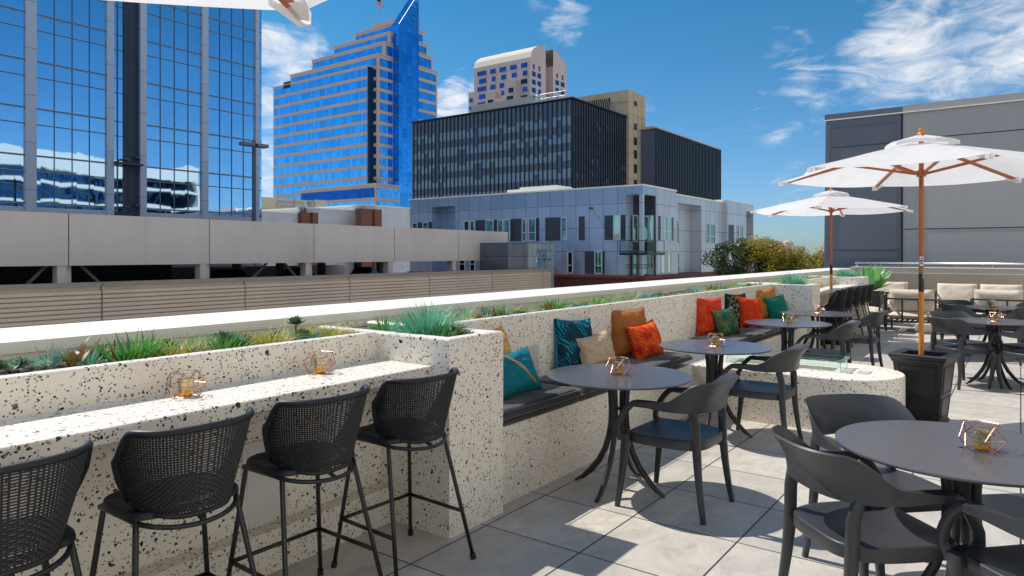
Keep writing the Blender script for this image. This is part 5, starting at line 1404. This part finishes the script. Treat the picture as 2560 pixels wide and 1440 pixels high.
for a, c in [(78.22,79.04),(79.73,80.52)]: awin(0, a, c, 2.6, 4.75, False, AY-.4)
for a, c in [(58.71,59.68),(60.12,60.99)]: awin(0, a, c, -.25, 1.76, True)
for a, c in [(64.19,65.0),(65.05,65.91)]: awin(0, a, c, -.3, 1.6, False, AY+1.3)
for a, c in [(58.15,58.67),(61.09,61.56)]: adark(0, a, c, 2.76, 4.95)
b = MB(); b.box(75.6, 77.4, AY-.412, AY-.39, 2.6, 4.75); b.build('dark_panel', M_APD, ap, world=True)
# balconies
for z, has in ((1.55,True),(-1.4,False)):
    pass
bal = MB(); bal.box(AX-.75, 57.9, AY-.75, 28.2, 1.42, 1.62); bo = bal.build('balcony', M_BLACK, ap, world=True)
b = MB()
for (x0, y0, x1, y1) in ((AX-.70,AY-.70,AX-.70,28.15),(AX-.70,AY-.70,57.85,AY-.70)):
    for q in (0,.5,1): b.obox((x0+(x1-x0)*q, y0+(y1-y0)*q, 1.62), (x0+(x1-x0)*q, y0+(y1-y0)*q, 2.66), .05, .05, up=(0,1,0))
    b.obox((x0,y0,2.66),(x1,y1,2.66),.07,.06); b.obox((x0,y0,1.70),(x1,y1,1.70),.05,.05)
o = b.build('rail', M_BLACK, bo); o.location = [-c for c in ap.location]
b = MB(); b.quad((AX-.70,28.1,1.75),(AX-.70,AY-.65,1.75),(AX-.70,AY-.65,2.6),(AX-.70,28.1,2.6)); b.quad((AX-.65,AY-.70,1.75),(57.8,AY-.70,1.75),(57.8,AY-.70,2.6),(AX-.65,AY-.70,2.6)); o = b.build('balustrade_glass', M_SHEET, bo); o.location = [-c for c in ap.location]
b = MB(); b.obox((AX-.05,AY-.05,.55),(AX-.05,28,.55),.05,.05); b.obox((AX-.05,AY-.05,.30),(AX-.05,28,.30),.05,.05); b.obox((AX,AY-.05,.55),(57.7,AY-.05,.55),.05,.05); b.obox((AX,AY-.05,.30),(57.7,AY-.05,.30),.05,.05); b.build('lower_rail', M_BLACK, ap, world=True)
for z0, z1 in ((2.62,4.98),(-.38,1.75)):
    for (a, c) in ((27.75,27.0),):
        awin(1, 27.72, 26.5, z0, z1, True, AX+2.55, False)
    awin(0, 56.0, 57.0, z0, z1, False, 27.79, False)
b = MB(); b.box(81.6, 84.8, AY-.9, AY-.4, 1.45, 1.62); b.obox((81.7,AY-.85,2.7),(84.7,AY-.85,2.7),.06,.06); b.build('end_balcony', M_BLACK, ap, world=True)
b = MB(); b.quad((81.7,AY-.85,1.7),(84.7,AY-.85,1.7),(84.7,AY-.85,2.65),(81.7,AY-.85,2.65)); b.build('end_balustrade', G_PALEW, ap, world=True)
for y, z in ((36.0,1.9),(31.4,4.9)):
    b = MB(); b.box(AX-.25, AX, y-.15, y+.15, .75 if z < 2 else 5.6, .95 if z < 2 else 5.72); b.build('wall_vent', M_BLACK, ap, world=True)

# ---- black office block with a concrete stair tower
M_BLKF = simple('black_fin', (.020,.022,.027), .4, .3, world=True); M_BLKP = simple('slate_spandrel', (.115,.14,.185), .38, .2, var=.12, scale=.2, world=True)
def band_glass(name, axis, pitch, seed, lightfrac):
    t = NT(name); p = t.pos(); s = t.n('ShaderNodeSeparateXYZ'); t.l(p, s.inputs[0])
    a = t.math('FLOOR', t.math('DIVIDE', t.math('ADD', s.outputs[axis], 900), pitch)); z = t.math('FLOOR', t.math('DIVIDE', s.outputs[2], 3.87))
    cv = t.n('ShaderNodeCombineXYZ'); t.l(a, cv.inputs[0]); t.l(z, cv.inputs[1]); cv.inputs[2].default_value = seed
    wn = t.n('ShaderNodeTexWhiteNoise', noise_dimensions='3D'); t.l(cv.outputs[0], wn.inputs['Vector'])
    c = t.ramp(wn.outputs['Value'], [(0, (.10,.12,.15)), (1-lightfrac, (.13,.15,.185)), (1-lightfrac+.02, (.25,.285,.33)), (1, (.33,.37,.42))], 'CONSTANT')
    return t.done(t.bsdf(c, .18, .35, .5))
kb = thing('black_office_block', 'black gridded office block with close vertical fins and grey blinds', 'office block', (140,100,GZ))
KX, KY = 129.5, 78.8
b = MB(); b.box(KX, 158, KY, 127.1, GZ, 35.2); b.build('core', M_BLKP, kb, world=True)
BL, BR = band_glass('blinds_left', 1, 1.25, 1, .82), band_glass('blinds_right', 0, 1.25, 2, .12)
for z0, z1 in ((29.6,31.7),(25.75,27.85),(21.9,24.0),(18.05,20.2),(14.2,16.3),(10.3,12.4)):
    b = MB(); b.box(KX-.06, KX+.1, KY+.1, 126.5, z0, z1); b.build('window_band', BL, kb, world=True)
    b = MB(); b.box(KX+.1, 157.5, KY-.06, KY+.1, z0, z1); b.build('window_band', BR, kb, world=True)
y = KY+.05
while y < 127.1:
    b = MB(); b.box(KX-.30, KX-.06, y-.085, y+.085, 5, 35.35); b.build('fin', M_BLKF, kb, world=True); y += 1.25
x = KX+.3
while x < 158:
    b = MB(); b.box(x-.10, x+.10, KY-.34, KY-.06, 5, 35.35); b.build('fin', M_BLKF, kb, world=True); x += 1.12
b = MB(); b.box(KX-.5, 158.2, KY-.5, 127.3, 35.35, 35.6); b.build('roof_edge', M_BLKF, kb, world=True)
M_BCON = concrete('beige_penthouse', (.52,.48,.40), (.58,.54,.46), True, .3)
b = MB(); b.box(138, 146, 95.6, 114.3, 35.6, 39.7); b.build('penthouse', M_BCON, kb, world=True)
b = MB()
for yy in (82,84,86,88,90): b.tube([(132,yy,35.6),(132,yy,38.0)], .08, 6)
b.tube([(132,82,38),(132,90,38)], .07, 6); b.tube([(132,82,37),(132,90,37)], .07, 6); b.tube([(132,89.5,35.6),(132,89.5,40.2)], .10, 6)
b.build('roof_railing', simple('galvanised', (.55,.60,.65), .5, .5, world=True), kb, world=True)
b = MB(); b.box(131.5, 136, 80, 91, 35.6, 36.5); b.build('roof_plant', simple('light_steel', (.50,.58,.63), .5, .3, world=True), kb, world=True)
M_TAN = concrete('board_marked_tan_concrete', (.56,.42,.27), (.64,.49,.33), True, .4)
ct = thing('concrete_stair_tower', 'tan concrete stair tower with slit windows rising behind the black block', 'stair tower', (160,85,GZ))
b = MB(); b.box(155.06, 164.4, 78.0, 93.5, GZ, 42.1); b.build('shaft', M_TAN, ct, world=True)
b = MB(); b.box(154.98, 155.2, 83.2, 90.2, 38.0, 40.7); lo = b.build('louvre', simple('dark_louvre', (.05,.04,.03), .7, world=True), ct, world=True)
b = MB()
for k in range(12): b.obox((154.94,83.3+k*.58,38.0),(154.94,83.9+k*.58,40.7),.16,.10,up=(1,0,0))
o = b.build('blades', M_TAN, lo); o.location = [-c for c in ct.location]
for z0, z1 in ((38.6,39.8),(32.6,34.2),(28.8,30.7),(25.4,27.5),(21.7,24.0),(17.9,20.0)):
    b = MB(); b.box(157.9, 159.5, 77.95, 78.1, z0, z1); b.build('slit_window', M_BLKF, ct, world=True)
b = MB()
for z in [4+3.2*k for k in range(12)]: b.box(155.03, 164.42, 77.97, 78.0, z, z+.06); b.box(155.03, 155.06, 78, 93.4, z, z+.06)
for x in (157.6,160.0,162.2): b.box(x, x+.06, 77.97, 78, 0, 42)
b.build('panel_joint', simple('dark_joint_line', (.16,.13,.10), .9, world=True), ct, world=True)  # dark joint lines across the concrete faces
k2 = thing('dark_annex_block', 'second dark finned office block right of the tan stair tower', 'office block', (185,80,GZ))
b = MB(); b.box(161.65, 208.2, 74, 95, GZ, 32.8); b.build('core', M_BLKP, k2, world=True)
for z0, z1 in ((27.5,30),(23.6,26),(19.7,22),(15.8,18),(11.9,14)):
    b = MB(); b.box(162, 208, 73.94, 74.1, z0, z1); b.build('window_band', BR, k2, world=True)
M_FIN2 = simple('steel_black_fin', (.075,.085,.10), .35, .4, world=True)
x = 161.8
while x < 208.3:
    b = MB(); b.box(x-.13, x+.13, 73.5, 73.94, 5, 33.0); b.build('fin', M_FIN2, k2, world=True); x += 1.12
b = MB(); b.box(161.5, 208.4, 73.4, 95, 33.0, 33.25); b.box(165, 178, 76, 84, 33.25, 34.3); b.build('roof_edge', M_TAN, k2, world=True)

# ---- stepped blue glass tower
M_SAND = concrete('pink_tan_granite', (.63,.47,.40), (.71,.54,.46), False, .1)
GBL = lined_glass('sapphire_glass_left', (.15,.55,.92), 1, 1.45, None, .05, .03, .09, (.02,.08,.25)); GBR = lined_glass('sapphire_glass_right', (.14,.50,.86), 0, 1.45, None, .05, .03, .09, (.02,.08,.25)); GBB = lined_glass('sapphire_glass_blade', (.08,.40,.80), 0, 2.6, 4.05, .08, .03, .12, (.10,.22,.42))
tw = thing('stepped_blue_tower', 'stepped blue glass tower with tan bands and a pointed glass fin', 'office tower', (190,215,GZ))
BX, BY = 175.0, 188.96
tiers = [(175.0, 206.8, 240.8, 74.6, 10.), (178.15, 204.0, 230.9, 79.8, 74.6), (180.76, 201.2, 221.0, 84.1, 79.8), (184.0, 199.2, 212.2, 88.5, 84.1), (188.0, 197.0, 206.5, 91.6, 88.5)]
b = MB()
for x0, x1, y1, z1, z0 in tiers:
    b.box(x0, x1, BY, y1, z0, z1-.3)
    b.box(x0-.25, x1+.25, BY-.25, y1+.25, z1-.3, z1)
b.box(172, 176, 191.4, 248.0, 10, 69.7); b.box(171.75, 176, 191.2, 248.3, 69.7, 70.0)
b.box(171, 183, 185.9, 228.8, GZ, 26.3); b.box(170.7, 183, 185.6, 229.1, 26.3, 26.8)
b.build('stone_frame', M_SAND, tw, world=True)
def lband(x, y0, y1, z0, z1, m=GBL):
    b = MB(); b.box(x-.10, x+.15, y0, y1, z0, z1); b.build('window_band', m, tw, world=True)
def rband(x0, x1, z0, z1, y=BY, m=GBR):
    b = MB(); b.box(x0, x1, y-.10, y+.15, z0, z1); b.build('window_band', m, tw, world=True)
zt = 73.1
for k in range(15):
    z1 = 73.1-4.05*k; z0 = z1-2.80
    if z0 < 12: break
    if k == 0: lband(175, 189.9, 240.0, z0, z1)
    else:
        lband(175, 189.9, 191.2, z0, z1); lband(172, 191.55, 247.4, z0, z1)
    rband(175.9, 182.2, z0, z1); rband(193.7, 206.0, z0, z1)
b = MB(); b.box(172.15, 174.9, 191.28, 191.5, 26.8, 69.7); b.build('dark_return_strip', simple('dark_return_finish', (.012,.03,.075), .1, .3, world=True), tw, world=True)  # dark glossy strip on the side return of the projecting block
for (x0, x1, y1, zt_, zb) in tiers[1:]:
    z0, z1 = zb+.35, zt_-1.35
    lband(x0, BY+1.2, y1-.8, z0, z1)
    if x0 < 182: rband(x0+.9, 182.3, z0, z1)
    if x1 > 195: rband(193.7, x1-.8, z0, z1)
for z0, z1 in ((21.8,25.2),(17.5,20.6),(13.2,16.4)):
    lband(171, 186.5, 228.4, z0, z1, lined_glass('podium_glass', (.02,.12,.40), 1, 1.45, None, .05, .03, .09, (.02,.05,.15)) if z0 > 20 else GBL); rband(171.6, 182.6, z0, z1, 185.9)
b = MB(); b.box(182.55, 193.15, BY-3, BY+4, GZ, 86.7)
n0 = len(b.v); b.v += [(182.55,BY-3,86.7),(193.15,BY-3,86.7),(193.15,BY-3,101.5),(182.55,BY+1,86.7),(193.15,BY+1,86.7),(193.15,BY+1,101.5)]
for f in ((0,1,2),(5,4,3),(1,4,5,2),(0,2,5,3)): b.face([n0+i for i in f])
b.build('glass_fin', GBB, tw, world=True)
b = MB(); b.obox((182.5,BY-3.05,86.7),(193.15,BY-3.05,101.6),.10,.2,up=(0,1,0)); b.build('fin_coping', M_MULL, tw, world=True)
b = MB(); b.box(171.88, 172.0, 236.5, 241.0, 64.2+4.05, 66.9+4.05); b.build('louvre', M_BLKF, tw, world=True)
fl = thing('flag', 'striped red white and blue flag on a pole above the blue tower', 'flag', (190,206,91.6))
b = MB(); b.tube([(0,0,0),(0,0,12.2)], .14, 8); b.build('flag_pole', M_STEEL, fl)
tt = NT('stars_and_stripes'); o_ = tt.obj(); s3 = tt.n('ShaderNodeSeparateXYZ'); tt.l(tt.n('ShaderNodeUVMap').outputs[0], s3.inputs[0])
stripe = tt.math('GREATER_THAN', tt.math('FRACT', tt.math('MULTIPLY', s3.outputs[1], 6.5)), .5)
cc = tt.mix(stripe, (.50,.02,.035), (.75,.73,.70))
can = tt.math('MULTIPLY', tt.math('LESS_THAN', s3.outputs[0], .4), tt.math('GREATER_THAN', s3.outputs[1], .46)); cc = tt.mix(can, cc, (.02,.03,.13))
M_FLAG = tt.done(tt.bsdf(cc, .8))
b = MB(); NU_, NV_ = 16, 10
b.grid(lambda u, v: (.2+u*2.0, -u*2.2+.5*math.sin(u*7+v*2), 11.3-2.4*(1-v)-u*u*3.4+.3*math.sin(u*9)), NU_, NV_)
fo = b.build('flag_cloth', M_FLAG, fl, smooth=True)
uv = fo.data.uv_layers.new(name='UVMap')
for lp_ in fo.data.loops:
    vi = lp_.vertex_index; uv.data[lp_.index].uv = ((vi % (NU_+1))/NU_, (vi//(NU_+1))/NV_)

# ---- barrel roofed tower
M_PINK = concrete('pink_beige_stone', (.64,.50,.455), (.70,.555,.51), False, .1); M_PINKR = concrete('pale_vault_roof', (.74,.65,.52), (.78,.70,.57), False, .1)
GV = lined_glass('violet_blue_glass', (.10,.16,.36), 1, 1.4, None, .03, .06, .10, (.03,.05,.12)); GVD = simple('plain_dark_glass', (.03,.035,.06), .12, .5, world=True)  # second glass is plain dark, for some bays and small windows
dt = thing('barrel_roofed_tower', 'pinkish stone tower with a barrel vaulted roof and stepped bays', 'office tower', (275,198,GZ))
DX, DY, DYe = 260.0, 180.3, 213.5; DX1 = 291.3; slot0, slot1 = 272.55, 279.1
b = MB(); b.box(DX, slot0, DY, DYe, GZ, 91.3); b.box(slot1, DX1, DY, DYe, GZ, 91.3); b.box(slot0, slot1, DY+4, DYe, GZ, 93); b.box(DX, DX+8, DYe, DYe+3.6, GZ, 80.0)
def archz(x): u = (x-(DX+DX1)/2)/((DX1-DX)/2); return 91.3+8.2*math.sqrt(max(0, 1-u*u))
for xa, xb in ((DX, slot0), (slot1, DX1)):
    n = 14; P = [(xa+(xb-xa)*k/n, archz(xa+(xb-xa)*k/n)) for k in range(n+1)]
    b.poly([(xa,DY,91.3)]+[(x,DY,z) for x, z in P]+[(xb,DY,91.3)]) if True else None
b.build('shaft', M_PINK, dt, world=True)
b = MB()
for xa, xb in ((DX, slot0), (slot0, slot1), (slot1, DX1)):
    y0 = DY+4 if xa == slot0 else DY-.15; n = 14
    for k in range(n):
        x0, x1 = xa+(xb-xa)*k/n, xa+(xb-xa)*(k+1)/n
        b.quad((x0,y0,archz(x0)),(x1,y0,archz(x1)),(x1,DYe+.3,archz(x1)),(x0,DYe+.3,archz(x0)))
b.build('vault_roof', M_PINKR, dt, world=True)
def dwin(axis, a0, a1, z0, z1, plane, m=GV):
    b = MB()
    if axis == 1: b.box(plane-.08, plane+.1, a0, a1, z0, z1)
    else: b.box(a0, a1, plane-.08, plane+.1, z0, z1)
    b.build('window', m, dt, world=True)
GVx = lined_glass('violet_blue_glass_gable', (.10,.15,.32), 0, 1.3, None, .03, .06, .10, (.03,.05,.12))
for r_ in range(7):
    z1 = 85.2-3.72*r_; z0 = z1-2.3
    for a0, a1 in ((261.2,264.2),(265.6,268.6)): dwin(0, a0, a1, z0, z1, DY, GVx)
    for a0, a1 in ((281.0,284.2),(285.8,289.2)): dwin(0, a0, a1, z0, z1, DY, GVx)
    dwin(0, 273.4, 278.4, z0+.0, z1+.3, DY+4, GVx)
for x in (262.6,267.2,282.6,287.6):
    for i in (0,1):
        for j in (0,1,2): dwin(0, x-.75+i*.85, x-.1+i*.85, 86.3+j*.8, 86.9+j*.8, DY, GVD)
# stepped bays on the long side
bays_ = [(181.0,187.0,3.4,77.9),(187.0,193.2,2.6,81.6),(193.2,199.4,2.6,74.2),(199.4,205.0,1.8,78.0),(205.0,212.8,1.2,70.5)]
b = MB()
for y0, y1, d, z1 in bays_[1:]: b.box(DX-d, DX+.1, y0, y1, GZ, z1)
b.build('stepped_bay', M_PINK, dt, world=True)
for r_ in range(8):
    z1 = 89.2-3.72*r_; z0 = z1-2.2
    for y0, y1, d, zt_ in bays_:
        pl_ = DX-d if (z1 < zt_ and d != 3.4) else DX
        dwin(1, y0+1.0, y1-2.4 if r_ % 2 else y1-1.4, z0, z1, pl_, GVD if (r_ in (3,4,6) and y0 in (187.0,199.4)) or (r_ in (2,4) and y0 == 181.0) else GV)
for z in (77.0,73.2,69.5): dwin(1, 214.4, 216.4, z-1.9, z, DX, GV)

# ---- grey annex at the right end of the terrace
M_GRD = simple('slate_grey_metal_panel', (.135,.145,.17), .5, .1, var=.05, scale=.5, world=True); 
tt = NT('light_grey_stucco_panel'); p_ = tt.pos(); nz = tt.noise(p_, 160, 3, .7); n2 = tt.noise(p_, .6, 4); cc = tt.mix(n2.outputs['Fac'], (.40,.385,.37), (.46,.445,.43)); cc = tt.mix(tt.math('MULTIPLY', nz.outputs['Fac'], .35), cc, (.30,.29,.285)); M_GRL = tt.done(tt.bsdf(cc, .75, 0, .3, tt.bump(nz.outputs['Fac'], .5, .01)))
ga = thing('grey_annex', 'flat grey panelled building with a dark left bay beyond the end wall', 'building', (21.5,0,0))
GX = 21.5; k_ = GX/20
b = MB(); yl0, yl1, ym = 4.62, 4.45, 2.60
def slab(y0b, y1b, y0t, y1t, z0, z1, x=GX, d=9):
    n0 = len(b.v); b.v += [(x,y0b,z0),(x,y1b,z0),(x,y1t,z1),(x,y0t,z1),(x+d,y0b,z0),(x+d,y1b,z0),(x+d,y1t,z1),(x+d,y0t,z1)]
    for f in ((0,3,2,1),(4,5,6,7),(0,1,5,4),(2,3,7,6),(1,2,6,5),(0,4,7,3)): b.face([n0+i for i in f])
slab(ym+.012, 4.70, ym+.012, 4.54, -9, 5.35); b.build('dark_bay', M_GRD, ga, world=True)
b = MB(); slab(-12, ym-.012, -12, ym-.012, -9, 5.35, GX+.03); b.build('light_bay', M_GRL, ga, world=True)
b = MB(); b.box(GX-.04, GX+9, ym-.01, 4.56, 5.35, 5.53); b.build('parapet_dark', M_GRD, ga, world=True)
b = MB(); b.box(GX-.04, GX+9, -12, ym-.012, 5.37, 5.55); b.build('parapet_light', M_GRL, ga, world=True)
b = MB(); b.box(GX-.055, GX-.04, -12, 4.57, 5.345, 5.375); b.build('drip_edge', M_CAP, ga, world=True)
b = MB(); b.box(GX+.005, GX+.03, ym-.012, ym+.012, -2, 5.5); 
for z in (4.72-.16,1.62): b.box(GX-.004, GX+.01, ym+.10, 4.40+.02*(4.7-z), z, z+.02)
for z in (4.62,2.02+.16): b.box(GX+.024, GX+.04, -12, ym-.02, z, z+.022)
b.box(GX-.004, GX+.01, ym, ym+.035, -2, 5.34)
b.build('panel_joint', M_BLACK, ga, world=True)
b = MB(); fx = GX-.012
for (ya, za, yb, zb) in ((ym+.12,1.40,4.50,1.40),(ym+.12,5.12,4.42,5.12)): b.obox((fx,ya,za),(fx,yb,zb),.02,.014)
b.obox((fx,4.50,1.40),(fx,4.40,5.12),.014,.02,up=(1,0,0)); b.obox((fx,ym+.12,1.40),(fx,ym+.12,5.12),.014,.02,up=(1,0,0))
b.build('frame_trim', M_GRD, ga, world=True)

# ---- far hotel and tree line on the horizon
fh = thing('distant_hotel', 'small pinkish hotel with domed gables far away above the golden trees', 'hotel', (270,74,GZ))
M_FH = concrete('pink_hotel', (.58,.42,.36), (.64,.48,.42), False, .1)
b = MB(); b.box(264, 280, 66.5, 83, GZ, 4.4); b.box(265, 280, 74, 80.5, GZ, 6.3); b.build('wall', M_FH, fh, world=True)
b = MB(); b.lathe([(2.2,0),(2.0,1.2),(1.2,2.0),(0,2.3)], (267,69.5,4.4), 14); b.box(264.5, 270, 76, 79, 6.3, 7.2); b.build('roof', M_FH, fh, smooth=30, world=True)
for k in range(7):
    for z in (.6,3.0):
        b = MB(); b.box(263.9, 264.02, 67.4+k*2.2, 68.5+k*2.2, z-1.0, z+.4); b.build('window', GVD, fh, world=True)
g = random.Random(3); b = MB()
for i in range(5200):
    y = g.uniform(-60, 105); top = -1.0+4.6*abs(mnoise.noise(Vector((y*.09, 3, 1))))+1.2; z = GZ+(top-GZ)*g.random()**.5; x = 330+g.uniform(-9, 9)
    n = Vector((-1+g.gauss(0,.4), g.gauss(0,.6), g.gauss(0,.6)+.5)).normalized(); u = n.orthogonal().normalized(); v = n.cross(u); s = g.uniform(.6, 1.3); p = Vector((x, y, z))
    b.poly([p-u*s, p-v*s*.7, p+u*s, p+v*s*.7])
tag(b.build('distant_woods', [T_DARK]), kind='stuff')
